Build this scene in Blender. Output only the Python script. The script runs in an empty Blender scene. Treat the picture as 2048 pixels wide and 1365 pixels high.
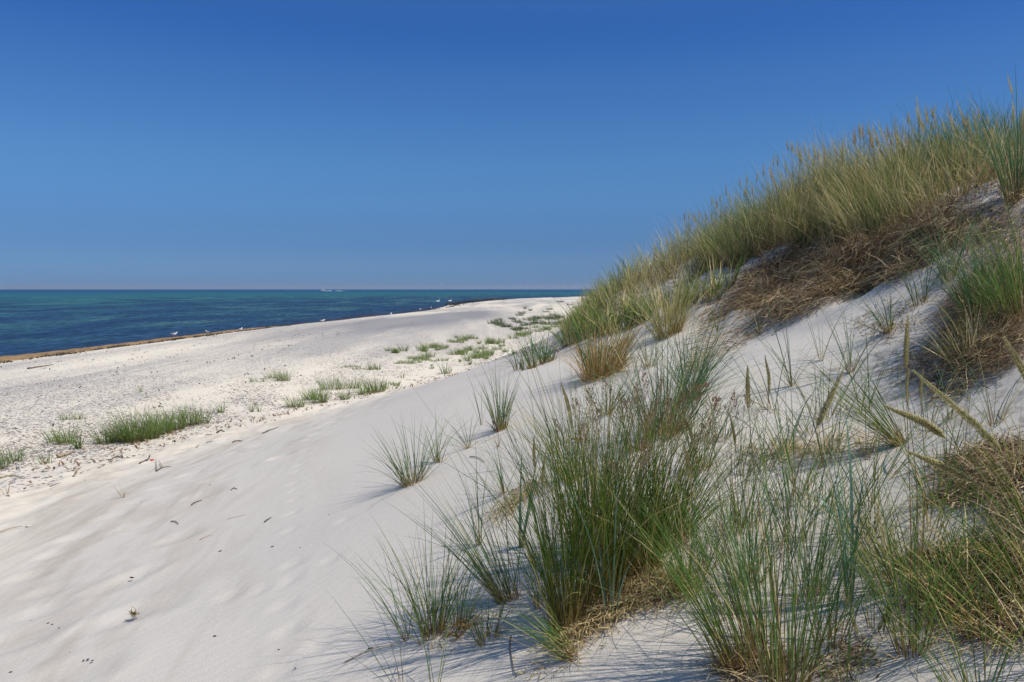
import bpy, math
import numpy as np
from math import radians, sin, cos, pi

# ------------------------------------------------------------------ basics
sc = bpy.context.scene
col = sc.collection
rng = np.random.default_rng(11)
FP = 1593.0                      # focal length in photo pixels
CAM = np.array([0.0, 0.0, 4.0])
PITCH = math.atan(103.5 / FP)

def tag(o, label=None, cat=None, group=None, kind=None):
    if label: o['label'] = label
    if cat: o['category'] = cat
    if group: o['group'] = group
    if kind: o['kind'] = kind
    return o

def empty(name, loc):
    o = bpy.data.objects.new(name, None); col.objects.link(o)
    o.empty_display_size = 0.1; o.location = [float(v) for v in loc]
    return o

def mesh_obj(name, V, F, mat, parent=None, colors=None, smooth=True, loc=None, attrs=None):
    """V (n,3); F (m,k) int array (k=3 or 4) or list of lists"""
    me = bpy.data.meshes.new(name)
    V = np.asarray(V, dtype=np.float64)
    if isinstance(F, np.ndarray):
        k = F.shape[1]; m = F.shape[0]
        me.vertices.add(len(V)); me.vertices.foreach_set('co', V.ravel().astype(np.float32))
        me.loops.add(m * k); me.loops.foreach_set('vertex_index', F.ravel().astype(np.int32))
        me.polygons.add(m)
        me.polygons.foreach_set('loop_start', np.arange(0, m * k, k, dtype=np.int32))
        me.update(calc_edges=True)
    else:
        me.from_pydata(V.tolist(), [], F)
    if smooth:
        me.polygons.foreach_set('use_smooth', np.ones(len(me.polygons), dtype=bool))
    if colors is not None:
        a = me.color_attributes.new('Col', 'FLOAT_COLOR', 'POINT')
        c = np.ones((len(V), 4), dtype=np.float32); c[:, :3] = colors
        a.data.foreach_set('color', c.ravel())
    for an, av in (attrs or {}).items():
        a = me.attributes.new(an, 'FLOAT', 'POINT'); a.data.foreach_set('value', np.asarray(av, dtype=np.float32))
    me.materials.append(mat)
    o = bpy.data.objects.new(name, me); col.objects.link(o)
    if parent is not None: o.parent = parent
    if loc is not None: o.location = [float(v) for v in loc]
    return o

def smooth01(e0, e1, x):
    t = np.clip((np.asarray(x, float) - e0) / (e1 - e0), 0, 1); return t * t * (3 - 2 * t)

def vnoise(x, y, seed=0):
    x = np.asarray(x, float); y = np.asarray(y, float)
    xi = np.floor(x).astype(np.int64); yi = np.floor(y).astype(np.int64)
    fx = x - xi; fy = y - yi
    fx = fx * fx * (3 - 2 * fx); fy = fy * fy * (3 - 2 * fy)
    def h(a, b):
        n = (a * 374761393 + b * 668265263 + seed * 974711) & 0x7fffffff
        n = ((n ^ (n >> 13)) * 1274126177) & 0x7fffffff
        n = (n ^ (n >> 16)) & 0xffff
        return n / 32767.5 - 1.0
    return ((h(xi, yi) * (1 - fx) + h(xi + 1, yi) * fx) * (1 - fy)
            + (h(xi, yi + 1) * (1 - fx) + h(xi + 1, yi + 1) * fx) * fy)

# ------------------------------------------------------------------ pixel rays of the photograph (2048 x 1365)
def ray(px, py):
    px = np.asarray(px, float); py = np.asarray(py, float)
    a = (px - 1024) / FP; b = (682.5 - py) / FP
    d = np.stack([a, cos(PITCH) + b * sin(PITCH), -sin(PITCH) + b * cos(PITCH)], -1)
    return d / d[..., 1:2]                      # unit depth along y
def at(px, py, d):
    return CAM + ray(px, py) * np.asarray(d, float)[..., None]

# ------------------------------------------------------------------ terrain
SH = np.array([(-60, -900), (-45, -500), (-33, -100), (-29, 0), (-28, 43), (-26.6, 63), (-24.6, 84), (-22.6, 97), (-18.8, 122),
               (-16.3, 148), (-15.8, 163), (-15.9, 193), (-11.2, 240), (-2.5, 290), (14, 335), (38, 386), (120, 470), (400, 600), (1500, 900), (5000, 1400)], float)
def shore(x, y):
    """signed distance to the waterline, positive on land"""
    x = np.asarray(x, float); y = np.asarray(y, float)
    best = np.full(x.shape, 1e18); sg = np.ones(x.shape)
    for (ax, ay), (bx, by) in zip(SH[:-1], SH[1:]):
        dx, dy = bx - ax, by - ay
        t = np.clip(((x - ax) * dx + (y - ay) * dy) / (dx * dx + dy * dy), 0, 1)
        ex = x - ax - t * dx; ey = y - ay - t * dy
        d = ex * ex + ey * ey
        s = np.sign(dy * (x - ax) - dx * (y - ay)); s[s == 0] = 1
        m = d < best
        best = np.where(m, d, best); sg = np.where(m, s, sg)
    wob = 0.3 * vnoise(x * 0.05, y * 0.09, 3) + 0.15 * vnoise(x * 0.2, y * 0.35, 4)
    return sg * np.sqrt(best) + wob
def beach_z(x, y, s=None):
    if s is None: s = shore(x, y)
    z = np.interp(s, [-400, -60, -20, -3, 0, 1.6, 3.2, 5, 9, 15, 20, 40, 70, 120, 400, 4000],
                  [-8, -4, -1.6, -0.25, -0.01, 0.13, 0.42, 0.62, 0.74, 0.98, 1.15, 1.25, 1.5, 2.6, 4, 6])
    z = z + 0.05 * vnoise(x * 0.25, y * 0.08, 5) * smooth01(3, 8, s)
    z = z + 1.2 * (vnoise(x * 0.02, y * 0.02, 9) + 0.4 * vnoise(x * 0.07, y * 0.07, 8)) * smooth01(70, 160, s)
    return z
_CP = [  # photo pixel and depth
 (0,1365,4.5),(500,1365,3.95),(1024,1365,3.3),(1500,1330,2.9),(2048,1365,2.2),(0,1100,7.6),(500,1100,6.0),(300,980,9.2),
 (500,900,11.2),(700,900,8.9),(825,970,6.3),(1000,870,7.4),(1030,740,11.3),(1100,722,12.0),(860,1270,3.85),(1050,1080,4.6),
 (750,800,17.0),(1180,765,8.3),(1250,1200,3.55),(1380,720,7.7),(1335,668,10.0),(1600,690,6.6),(1800,780,5.1),(1950,770,4.6),
 (1500,1000,4.15),(1800,1160,3.05),(2048,1000,3.05),(2048,800,4.1),(2048,550,5.6),(1860,580,6.5),(1680,580,8.0),(1500,610,9.7),
 (2048,380,7.0),(1880,420,7.9),(1700,482,9.2),(1540,530,11.1),(1400,562,14.0),(1260,622,17.6),(1130,682,20.5),(1350,850,5.6),(1250,930,4.9),(1650,860,4.9)]
P = at(np.array([c[0] for c in _CP]), np.array([c[1] for c in _CP]), np.array([c[2] for c in _CP]))
pts = [(p[0], p[1], p[2] - float(beach_z(np.array([p[0]]), np.array([p[1]]))[0])) for p in P]
pts += [(x, y, 0.0) for x, y in [(-7.9,10),(-7.7,12),(-7.1,14.6),(-6.2,16.6),(-5.0,19),(-3.6,22),(-1.6,27),(0.4,34),(-12,9),(-12,16),(-10,24),(-8,34),
        (-7.6,5),(-7.2,0),(-12,2),(-8,-6),(2.0,38),(-4,30),(5,44)]]
pts += [(0,0,1.12),(-3,0,0.5),(2.4,0,2.15),(5,0,3.5),(0,-5,1.1),(4,-5,3.0),(8,0,3.9),(8,8,3.9),(6,9,3.85),(5.5,11,3.55),(5.3,14,3.3),
        (10,14,3.2),(5.0,18,2.6),(9,20,2.6),(4.4,22,1.9),(4.0,27,1.3),(8,28,2.0),(12,6,3.6),(13,26,2.2),(12,-5,3.6),(3.5,22,1.7),(12,38,1.4)]
C = np.array(pts)
def _k(r2): return 0.5 * r2 * np.log(r2 + 1e-9)
def _fit():
    n = len(C); X = C[:, :2]
    r2 = ((X[:, None] - X[None]) ** 2).sum(-1)
    A = np.zeros((n + 3, n + 3)); A[:n, :n] = _k(r2) + np.eye(n) * 0.25
    A[:n, n] = 1; A[:n, n + 1:] = X; A[n, :n] = 1; A[n + 1:, :n] = X.T
    b = np.zeros(n + 3); b[:n] = C[:, 2]
    return np.linalg.solve(A, b)
_W = _fit()
def dune_D(x, y):
    x = np.asarray(x, float); y = np.asarray(y, float)
    out = np.zeros(x.shape)
    m = (x > -14) & (x < 40) & (y > -16) & (y < 60)
    if not m.any(): return out
    xx = np.clip(x[m], -13, 14); yy = np.clip(y[m], -6, 44)
    v = _W[-3] + _W[-2] * xx + _W[-1] * yy
    for i in range(len(C)): v = v + _W[i] * _k((xx - C[i, 0]) ** 2 + (yy - C[i, 1]) ** 2)
    v = 0.5 * (v + np.sqrt(v * v + 0.012)) - 0.05         # soft max with 0
    v = np.maximum(v, 0) * smooth01(-13, -8.5, x[m]) * (1 - smooth01(44, 58, y[m]))
    v = v + (0.045 * vnoise(x[m] * 0.9, y[m] * 0.9, 1) + 0.02 * vnoise(x[m] * 2.3, y[m] * 2.3, 2)) * (.15 + .85 * smooth01(1.1, 2.2, v)) * smooth01(.1, .5, v)
    out[m] = v
    return out
RISE = None
def edge_s(x, y):
    """signed distance in plan to the front edge of the ridge vegetation, positive on the vegetated side"""
    x = np.asarray(x, float); y = np.asarray(y, float); best = np.full(x.shape, 1e18); sg = np.ones(x.shape)
    for (ax, ay), (bx, by) in zip(RISE[:-1], RISE[1:]):
        dx, dy = bx - ax, by - ay
        t = np.clip(((x - ax) * dx + (y - ay) * dy) / (dx * dx + dy * dy), 0, 1)
        ex = x - ax - t * dx; ey = y - ay - t * dy; d = ex * ex + ey * ey
        s_ = np.where(dx * (y - ay) - dy * (x - ax) > 0, 1.0, -1.0)
        sg = np.where(d < best, s_, sg); best = np.minimum(d, best)
    return sg * np.sqrt(best)
def H_raw(x, y, full=False):
    x = np.asarray(x, float); y = np.asarray(y, float)
    s = shore(x, y); D = dune_D(x, y)
    # coarse dunes farther along the coast, behind the spur
    D2 = 2.2 * smooth01(14, 26, x - 0.09 * y) * smooth01(20, 45, y) * (1 - smooth01(250, 330, y)) * (0.7 + 0.4 * vnoise(x * 0.08, y * 0.05, 12)) * smooth01(60, 30, s * 0)
    D = np.maximum(D, D2)
    if RISE is not None:
        e = edge_s(x, y)
        amp = np.interp(y, [5, 7, 9, 10.2, 11.4, 12.4, 22, 27], [0, .02, .30, .62, .66, .50, .46, 0]) * np.interp(x, [.3, 1.2, 2.6], [.2, .6, 1])
        D = D + amp * smooth01(-.15, 1.3, e) * (1 - smooth01(5, 9, e))
        q = smooth01(-1.7, -.9, e) * (1 - smooth01(.2, .8, e)) * smooth01(4.5, 6, y) * (1 - smooth01(13.2, 15, y)) * smooth01(1.6, 2.6, x)
        D = D + q * (.13 * vnoise(x * 1.7, y * 1.3, 91) + .07 * vnoise(x * 4.1, y * 3.3, 92)) + .10 * q * smooth01(-.55, -.25, e + .3 * vnoise(x * .8, y * 1.2, 93))
    z = beach_z(x, y, s) + D
    return (z, D, s) if full else z
_G = {}
def build_grid():
    gx_ = np.arange(-13.0, 10.001, .05); gy_ = np.arange(0.2, 30.01, .06)
    a, b_ = np.meshgrid(gx_, gy_); z, D, s_ = H_raw(a, b_, True)
    _G.update(z=z, D=D, s=s_, nx=len(gx_), ny=len(gy_))
def H(x, y, full=False):
    x = np.asarray(x, float); y = np.asarray(y, float)
    u = (x + 13.0) / .05; v = (y - .2) / .06
    m = (u >= 0) & (u < _G['nx'] - 1.001) & (v >= 0) & (v < _G['ny'] - 1.001)
    ui = np.where(m, u, 0).astype(int); vi = np.where(m, v, 0).astype(int); fu = np.where(m, u, 0) - ui; fv = np.where(m, v, 0) - vi
    out = []
    for k in (('z', 'D', 's') if full else ('z',)):
        g_ = _G[k]
        out.append((g_[vi, ui] * (1 - fu) + g_[vi, ui + 1] * fu) * (1 - fv) + (g_[vi + 1, ui] * (1 - fu) + g_[vi + 1, ui + 1] * fu) * fv)
    if not m.all():
        r_ = H_raw(x[~m], y[~m], True)
        for k in range(len(out)): out[k][~m] = r_[k]
    return tuple(out) if full else out[0]
build_grid()
def hit(px, py):
    """point of the terrain seen at a photo pixel"""
    px = np.atleast_1d(np.asarray(px, float)); py = np.atleast_1d(np.asarray(py, float))
    r = ray(px, py); ts = np.geomspace(1.2, 700, 260)
    found = np.full(px.shape, np.nan); lo = np.full(px.shape, 1.2); hi = np.full(px.shape, 700.0)
    prev = np.ones(px.shape, bool); done = np.zeros(px.shape, bool)
    for i, t in enumerate(ts):
        if done.all(): break
        p = CAM + r * t
        below = p[:, 2] < H(p[:, 0], p[:, 1])
        new = below & ~done
        lo[new] = ts[max(i - 1, 0)]; hi[new] = t; done |= new
    for _ in range(12):
        mid = 0.5 * (lo + hi); p = CAM + r * mid[:, None]
        b = p[:, 2] < H(p[:, 0], p[:, 1])
        hi = np.where(b, mid, hi); lo = np.where(b, lo, mid)
    p = CAM + r * hi[:, None]; p[:, 2] = H(p[:, 0], p[:, 1])
    return p
def hit1(px, py): return hit([px], [py])[0]
def ground(x, y):
    return float(H(np.array([float(x)]), np.array([float(y)]))[0])

# ------------------------------------------------------------------ materials
def nmat(name):
    m = bpy.data.materials.new(name); m.use_nodes = True
    nt = m.node_tree; nt.nodes.clear()
    out = nt.nodes.new('ShaderNodeOutputMaterial')
    return m, nt, out
class NB:
    def __init__(s, nt): s.nt = nt
    def n(s, t, **kw):
        nd = s.nt.nodes.new(t)
        for k, v in kw.items():
            if k.startswith('i_'):
                key = k[2:]; key = int(key) if key.isdigit() else key.replace('_', ' ')
                nd.inputs[key].default_value = v
            else: setattr(nd, k, v)
        return nd
    def l(s, a, b): s.nt.links.new(a, b)
    def ramp(s, fac, stops, interp='LINEAR'):
        r = s.nt.nodes.new('ShaderNodeValToRGB'); r.color_ramp.interpolation = interp
        e = r.color_ramp.elements
        while len(e) > 1: e.remove(e[0])
        for i, (p, c) in enumerate(stops):
            el = e[0] if i == 0 else e.new(p)
            el.position = p
            if not hasattr(c, '__len__'): c = (c, c, c)
            el.color = (*c, 1)
        s.l(fac, r.inputs[0]); return r.outputs[0]
    def math(s, op, a, b=None, clamp=False):
        m = s.nt.nodes.new('ShaderNodeMath'); m.operation = op; m.use_clamp = clamp
        for i, v in enumerate((a, b)):
            if v is None: continue
            if isinstance(v, (int, float)): m.inputs[i].default_value = v
            else: s.l(v, m.inputs[i])
        return m.outputs[0]
    def mix(s, fac, a, b, blend='MIX'):
        m = s.nt.nodes.new('ShaderNodeMix'); m.data_type = 'RGBA'; m.blend_type = blend
        for idx, v in ((0, fac), (6, a), (7, b)):
            if isinstance(v, (int, float)): m.inputs[idx].default_value = v
            elif isinstance(v, tuple): m.inputs[idx].default_value = (*v, 1)
            else: s.l(v, m.inputs[idx])
        return m.outputs[2]
    def scaled(s, pos, sx, sy, sz=1.0, rot=0.0):
        m = s.nt.nodes.new('ShaderNodeMapping'); m.inputs['Scale'].default_value = (sx, sy, sz)
        m.inputs['Rotation'].default_value = (0, 0, rot)
        s.l(pos, m.inputs['Vector']); return m.outputs[0]
    def noise(s, vec, scale, detail=3, rough=0.5, dist=0.0):
        m = s.nt.nodes.new('ShaderNodeTexNoise'); m.inputs['Scale'].default_value = scale
        m.inputs['Detail'].default_value = detail; m.inputs['Roughness'].default_value = rough
        m.inputs['Distortion'].default_value = dist
        s.l(vec, m.inputs['Vector']); return m.outputs[0]

def sand_material():
    m, nt, out = nmat('sand'); b = NB(nt)
    pos = b.n('ShaderNodeNewGeometry').outputs['Position']
    dune = b.n('ShaderNodeAttribute', attribute_name='dune').outputs['Fac']
    sh = b.n('ShaderNodeAttribute', attribute_name='shore').outputs['Fac']
    litter = b.n('ShaderNodeAttribute', attribute_name='litter').outputs['Fac']
    big = b.noise(b.scaled(pos, .35, .16), 1.0, 4, .6, .4)
    base = b.mix(b.ramp(big, [(.35, 0), (.65, 1)]), (.74, .67, .55), (.68, .615, .51))
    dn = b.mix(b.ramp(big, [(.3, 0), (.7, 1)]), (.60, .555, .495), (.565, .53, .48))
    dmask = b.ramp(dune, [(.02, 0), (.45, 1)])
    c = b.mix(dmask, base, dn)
    # brownish drift streaks at the foot of the dune
    st = b.noise(b.scaled(pos, 2.6, .55, 1, .12), 1.0, 5, .62, .6)
    foot = b.math('MULTIPLY', b.ramp(dune, [(.03, 0), (.15, 1), (.5, 1), (1.0, 0)]), b.ramp(st, [(.46, 0), (.66, 1)]))
    c = b.mix(b.math('MULTIPLY', foot, .5), c, (.36, .30, .235))
    # fine rows of heavier darker grains
    gr = b.noise(b.scaled(pos, 1, 1), 420, 2, .7)
    c = b.mix(1.0, c, b.ramp(gr, [(.25, .74), (.5, 1.0), (.75, 1.16)]), 'MULTIPLY')
    spk = b.noise(b.scaled(pos, 1, 1), 95, 3, .75)
    c = b.mix(1.0, c, b.ramp(spk, [(.3, .92), (.7, 1.05)]), 'MULTIPLY')
    # shingle bands that run along the beach
    beach = b.math('SUBTRACT', 1.0, b.ramp(dune, [(.01, 0), (.10, 1)]))
    band = b.noise(b.scaled(pos, .17, .021, 1, .03), 1.0, 4, .6, .35)
    bm = b.ramp(band, [(.40, .04), (.50, .5), (.58, 1.0)])
    far = b.math('MULTIPLY', b.ramp(b.math('DIVIDE', b.n('ShaderNodeSeparateXYZ').outputs[1] if False else b.math('ADD', 0.0, 0.0), 1.0), [(0, 0), (1, 1)]), 0.0)
    shm = b.ramp(b.math('DIVIDE', sh, 30.0), [(.12, 0), (.2, .8), (.62, 1), (.72, .9), (1.0, .6)])
    bm = b.math('MULTIPLY', b.math('MULTIPLY', bm, shm), beach)
    vor = b.n('ShaderNodeTexVoronoi', i_Scale=17.0); b.l(b.scaled(pos, 1, .8), vor.inputs['Vector'])
    vcol = b.n('ShaderNodeSeparateColor'); b.l(vor.outputs['Color'], vcol.inputs[0])
    stone_on = b.math('LESS_THAN', vcol.outputs[0], b.math('MULTIPLY', bm, .85))
    inside = b.math('LESS_THAN', vor.outputs['Distance'], .52)
    stonec = b.ramp(vcol.outputs[1], [(0, (.10, .10, .11)), (.35, (.22, .21, .22)), (.6, (.33, .31, .30)), (.8, (.30, .22, .17)), (1, (.62, .60, .57))])
    so = b.math('MULTIPLY', stone_on, inside)
    c = b.mix(so, c, stonec)
    c = b.mix(b.math('MULTIPLY', bm, .42), c, (.30, .295, .31))
    # darker grey tongue of shingle mid beach
    sx = b.n('ShaderNodeSeparateXYZ'); b.l(pos, sx.inputs[0])
    ty = b.math('SUBTRACT', 1.0, b.math('ABSOLUTE', b.math('DIVIDE', b.math('SUBTRACT', sx.outputs[1], 82.0), 42.0)), True)
    tx = b.math('SUBTRACT', 1.0, b.math('ABSOLUTE', b.math('DIVIDE', b.math('SUBTRACT', sx.outputs[0], b.math('ADD', -17.0, b.math('MULTIPLY', sx.outputs[1], .10))), 9.0)), True)
    tg = b.math('MULTIPLY', b.math('MULTIPLY', ty, tx), b.ramp(band, [(.3, .7), (.6, 1)]))
    c = b.mix(b.ramp(tg, [(.08, 0), (.38, .85)]), c, (.235, .232, .245))
    # damp sand by the water
    wet = b.ramp(b.math('DIVIDE', sh, 6.0), [(.02, 1), (.16, .55), (.42, 0)])
    c = b.mix(b.math('MULTIPLY', wet, .5), c, (.32, .27, .20))
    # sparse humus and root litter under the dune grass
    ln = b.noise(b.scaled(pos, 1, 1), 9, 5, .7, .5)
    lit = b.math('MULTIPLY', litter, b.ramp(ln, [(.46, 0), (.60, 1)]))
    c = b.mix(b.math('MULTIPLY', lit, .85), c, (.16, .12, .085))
    # relief
    rip = b.n('ShaderNodeTexWave', i_Scale=2.6, i_Distortion=9.0, i_Detail=3.0, i_Detail_Scale=1.1); b.l(b.scaled(pos, 1, 2.0, 1, .5), rip.inputs['Vector'])
    hgt = b.math('ADD', b.math('MULTIPLY', rip.outputs['Fac'], .05), b.math('MULTIPLY', b.noise(pos, 6, 5, .6), .15))
    hgt = b.math('ADD', hgt, b.math('MULTIPLY', gr, .05))
    hgt = b.math('ADD', hgt, b.math('MULTIPLY', spk, .09))
    hgt = b.math('ADD', hgt, b.math('MULTIPLY', so, .5))
    bp = b.n('ShaderNodeBump', i_Strength=.55, i_Distance=.03); b.l(hgt, bp.inputs['Height'])
    p = b.n('ShaderNodeBsdfPrincipled', i_Roughness=.95); p.inputs['Specular IOR Level'].default_value = .15
    b.l(c, p.inputs['Base Color']); b.l(bp.outputs[0], p.inputs['Normal'])
    b.l(p.outputs[0], out.inputs[0]); return m

def water_material():
    m, nt, out = nmat('sea_water'); b = NB(nt)
    pos = b.n('ShaderNodeNewGeometry').outputs['Position']
    sh = b.n('ShaderNodeAttribute', attribute_name='shore').outputs['Fac']
    d = b.math('MULTIPLY', sh, -1.0)
    wob = b.math('SUBTRACT', b.noise(b.scaled(pos, .05, .012), 1.0, 4, .6, .3), .5)
    d2 = b.math('ADD', d, b.math('MULTIPLY', wob, b.math('ADD', 14.0, b.math('MULTIPLY', d, .35))))
    lg = b.math('DIVIDE', b.math('LOGARITHM', b.math('MAXIMUM', d2, 1.0), 10.0), 4.0)   # 1 m -> 0, 10 km -> 1
    deep = b.ramp(lg, [(0.0, (.030, .030, .045)), (.20, (.016, .040, .073)), (.30, (.017, .052, .084)), (.37, (.024, .072, .095)), (.46, (.018, .062, .10)),
                       (.53, (.022, .102, .108)), (.62, (.020, .106, .120)), (.72, (.011, .072, .115)), (.82, (.010, .056, .125)), (1.0, (.007, .045, .115))])
    pat = b.noise(b.scaled(pos, .09, .035, 1, .1), 1.0, 5, .62, .8)
    dk = b.math('MULTIPLY', b.ramp(pat, [(.47, 0), (.56, 1)]), b.ramp(lg, [(.12, 0), (.28, .95), (.52, .9), (.68, .0)]))
    c = b.mix(dk, deep, (.014, .034, .070))
    grn = b.math('MULTIPLY', b.ramp(pat, [(.36, 1), (.45, 0)]), b.ramp(lg, [(.18, 0), (.33, .8), (.55, .85), (.7, 0)]))
    c = b.mix(grn, c, (.055, .115, .100))
    # waves
    w1 = b.noise(b.scaled(pos, 1.5, .55, 1, .1), 1.0, 4, .6, .3)
    w2 = b.noise(b.scaled(pos, .28, .12, 1, .1), 1.0, 4, .6, .2)
    hh = b.math('ADD', b.math('MULTIPLY', w1, .10), b.math('MULTIPLY', w2, .30))
    bp = b.n('ShaderNodeBump', i_Strength=.9, i_Distance=1.0); b.l(hh, bp.inputs['Height'])
    w3 = b.noise(b.scaled(pos, .5, .07, 1, .1), 1.0, 5, .7, .2)
    c = b.mix(1.0, c, b.ramp(w3, [(.35, .7), (.5, 1.0), (.62, 1.35)]), 'MULTIPLY')
    c = b.mix(1.0, c, b.ramp(w1, [(.32, .45), (.5, 1.0), (.66, 1.8)]), 'MULTIPLY')
    df = b.n('ShaderNodeBsdfDiffuse'); b.l(c, df.inputs[0]); b.l(bp.outputs[0], df.inputs['Normal'])
    gl = b.n('ShaderNodeBsdfGlossy', i_Roughness=.22); gl.inputs['Color'].default_value = (.8, .9, 1, 1); b.l(bp.outputs[0], gl.inputs['Normal'])
    fr = b.n('ShaderNodeFresnel', i_IOR=1.33); b.l(bp.outputs[0], fr.inputs['Normal'])
    fc = b.math('MINIMUM', b.math('MULTIPLY', fr.outputs[0], .7), .15)
    mx = b.n('ShaderNodeMixShader'); b.l(fc, mx.inputs[0]); b.l(df.outputs[0], mx.inputs[1]); b.l(gl.outputs[0], mx.inputs[2])
    b.l(mx.outputs[0], out.inputs[0]); return m

def leaf_material(name, trans=.32, rough=.5, gloss=.28):
    m, nt, out = nmat(name); b = NB(nt)
    c = b.n('ShaderNodeVertexColor', layer_name='Col').outputs[0]
    pos = b.n('ShaderNodeNewGeometry').outputs['Position']
    nz = b.noise(b.scaled(pos, 1, 1, .3), 40, 2, .5)
    c = b.mix(1.0, c, b.ramp(nz, [(.3, .82), (.7, 1.15)]), 'MULTIPLY')
    p = b.n('ShaderNodeBsdfPrincipled', i_Roughness=rough); p.inputs['Specular IOR Level'].default_value = gloss
    b.l(c, p.inputs['Base Color'])
    t = b.n('ShaderNodeBsdfTranslucent'); b.l(c, t.inputs[0])
    mx = b.n('ShaderNodeMixShader', i_0=trans); b.l(p.outputs[0], mx.inputs[1]); b.l(t.outputs[0], mx.inputs[2])
    b.l(mx.outputs[0], out.inputs[0]); return m

def plain(name, color, rough=.8, var=.2, scale=30, spec=.3):
    m, nt, out = nmat(name); b = NB(nt)
    co = b.n('ShaderNodeTexCoord').outputs['Object']
    nz = b.noise(co, scale, 4, .6)
    c = b.mix(1.0, tuple(color), b.ramp(nz, [(.3, 1 - var), (.7, 1 + var)]), 'MULTIPLY')
    p = b.n('ShaderNodeBsdfPrincipled', i_Roughness=rough); p.inputs['Specular IOR Level'].default_value = spec
    b.l(c, p.inputs['Base Color'])
    bp = b.n('ShaderNodeBump', i_Strength=.4, i_Distance=.004); b.l(nz, bp.inputs['Height']); b.l(bp.outputs[0], p.inputs['Normal'])
    b.l(p.outputs[0], out.inputs[0]); return m
def vcol_mat(name, rough=.8):
    m, nt, out = nmat(name); b = NB(nt)
    c = b.n('ShaderNodeVertexColor', layer_name='Col').outputs[0]
    co = b.n('ShaderNodeTexCoord').outputs['Object']
    c = b.mix(1.0, c, b.ramp(b.noise(co, 60, 3, .6), [(.3, .8), (.7, 1.15)]), 'MULTIPLY')
    p = b.n('ShaderNodeBsdfPrincipled', i_Roughness=rough); b.l(c, p.inputs['Base Color'])
    b.l(p.outputs[0], out.inputs[0]); return m

M_SAND = sand_material(); M_SEA = water_material()
M_LEAF = leaf_material('grass_leaf', .35, .55, .16); M_DRY = leaf_material('dry_grass', .15, .7, .15); M_HEAD = leaf_material('seed_head', .42, .8, .1)
M_VC = vcol_mat('tinted_matt')
M_TWIG = plain('twig_bark', (.10, .07, .05), .9, .35, 60)
M_STRAWTWIG = plain('bleached_twig', (.36, .29, .21), .9, .25, 60)
M_WHITE = plain('white_paint', (.8, .8, .8), .4, .03, 5)
M_SHELL = plain('white_shell', (.75, .66, .58), .5, .12, 40)
M_RED = plain('red_plastic', (.55, .07, .06), .5, .2, 40)
M_DARK = plain('dark_weed', (.035, .028, .03), .7, .4, 60)
M_PURPLE = plain('purple_shell', (.09, .07, .13), .5, .4, 60)
M_GLASS = plain('dark_glass', (.03, .04, .05), .1, .05, 5, .8)
M_FOAM = plain('foam', (.75, .78, .8), .9, .1, 3)
M_BANK = plain('seaweed_bank', (.27, .175, .085), .85, .35, 1.6)

# ------------------------------------------------------------------ ground sheet
def axis(a0, a1, step, lo, hi, g, cap):
    c = list(np.arange(a0, a1 + 1e-6, step))
    s = step; v = c[-1]
    while v < hi:
        s = min(s * g, cap(v)); v += s; c.append(v)
    s = step; v = c[0]; pre = []
    while v > lo:
        s = min(s * g, cap(v)); v -= s; pre.append(v)
    return np.array(pre[::-1] + c)
xs = axis(-7.0, 4.5, .05, -420, 5200, 1.035, lambda v: 0.9 if abs(v) < 60 else 0.05 * abs(v))
ys = axis(1.6, 13.5, .055, -900, 1700, 1.03, lambda v: max(.055, 0.03 * abs(v)) if v > 0 else max(.3, .08 * abs(v)))
GX, GY = np.meshgrid(xs, ys)
gx = GX.ravel(); gy = GY.ravel()
RF = hit([1085, 1130, 1180, 1250, 1330, 1420, 1540, 1660, 1780, 1900, 2048], [702, 688, 676, 645, 605, 572, 545, 515, 480, 440, 385])
RISE = [(1.8, 30.0), (.9, 20.0)] + [(float(a_), float(b_)) for a_, b_, _z in RF] + [(5.3, 5.0), (6.0, -6.0)]; build_grid()
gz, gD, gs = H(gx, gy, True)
# human footprints and smaller paw marks pressed into the soft slope
foots = [(34,1283,1.5),(88,1222,1.1),(95,1184,1),(62,1153,1),(105,1110,1),(150,1076,1),(222,1034,1),(262,1007,1),(327,975,1),(378,950,1),(434,958,1),
         (405,992,1.1),(285,1049,1.2),(355,1077,1.1),(285,1145,1),(240,1168,1.2),(300,1217,1.4),(222,1245,1.2),(140,1350,1.6),(489,904,1),(560,914,.9),(472,906,.8),
         (580,858,.9),(636,867,.9),(650,853,.8),(560,915,.9),(615,880,.8),(700,830,.8),(665,845,.8),(520,890,.9),(730,815,.8),(770,800,.7)]
paws = [(601,931,.4),(593,944,.35),(588,968,.4),(588,982,.35),(585,1026,.4),(582,1060,.4),(585,1129,.5),(577,1163,.5),(465,1190,.6),(577,1262,.5),(610,905,.35),
        (620,890,.35),(590,1000,.4),(570,1210,.5),(520,1180,.5),(640,1290,.5),(560,1345,.6),(660,1120,.4),(690,1040,.4)]
fp = hit([f[0] for f in foots + paws], [f[1] for f in foots + paws])
rf = np.random.default_rng(5)
near = (gx > -9) & (gx < 3) & (gy > 1) & (gy < 26)
nx, ny = gx[near], gy[near]; dz = np.zeros(nx.shape)
for p, f in zip(fp, foots + paws):
    s = f[2]; big = s > .65
    a = rf.uniform(-.35, .35) + (.25 if big else 0)
    dx = nx - p[0]; dy = ny - p[1]
    u = dx * cos(a) + dy * sin(a); v = -dx * sin(a) + dy * cos(a)
    L, Wd = (.17 * s, .12 * s) if big else (.085 * s * 2, .07 * s * 2)
    q = (u / L) ** 2 + (v / Wd) ** 2
    s *= .9; dep = .019 if big else .015
    dz += -dep * np.exp(-q ** 1.4) + dep * .42 * np.exp(-((np.sqrt(q) - 1.45) / .4) ** 2)
gz[near] += dz
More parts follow.
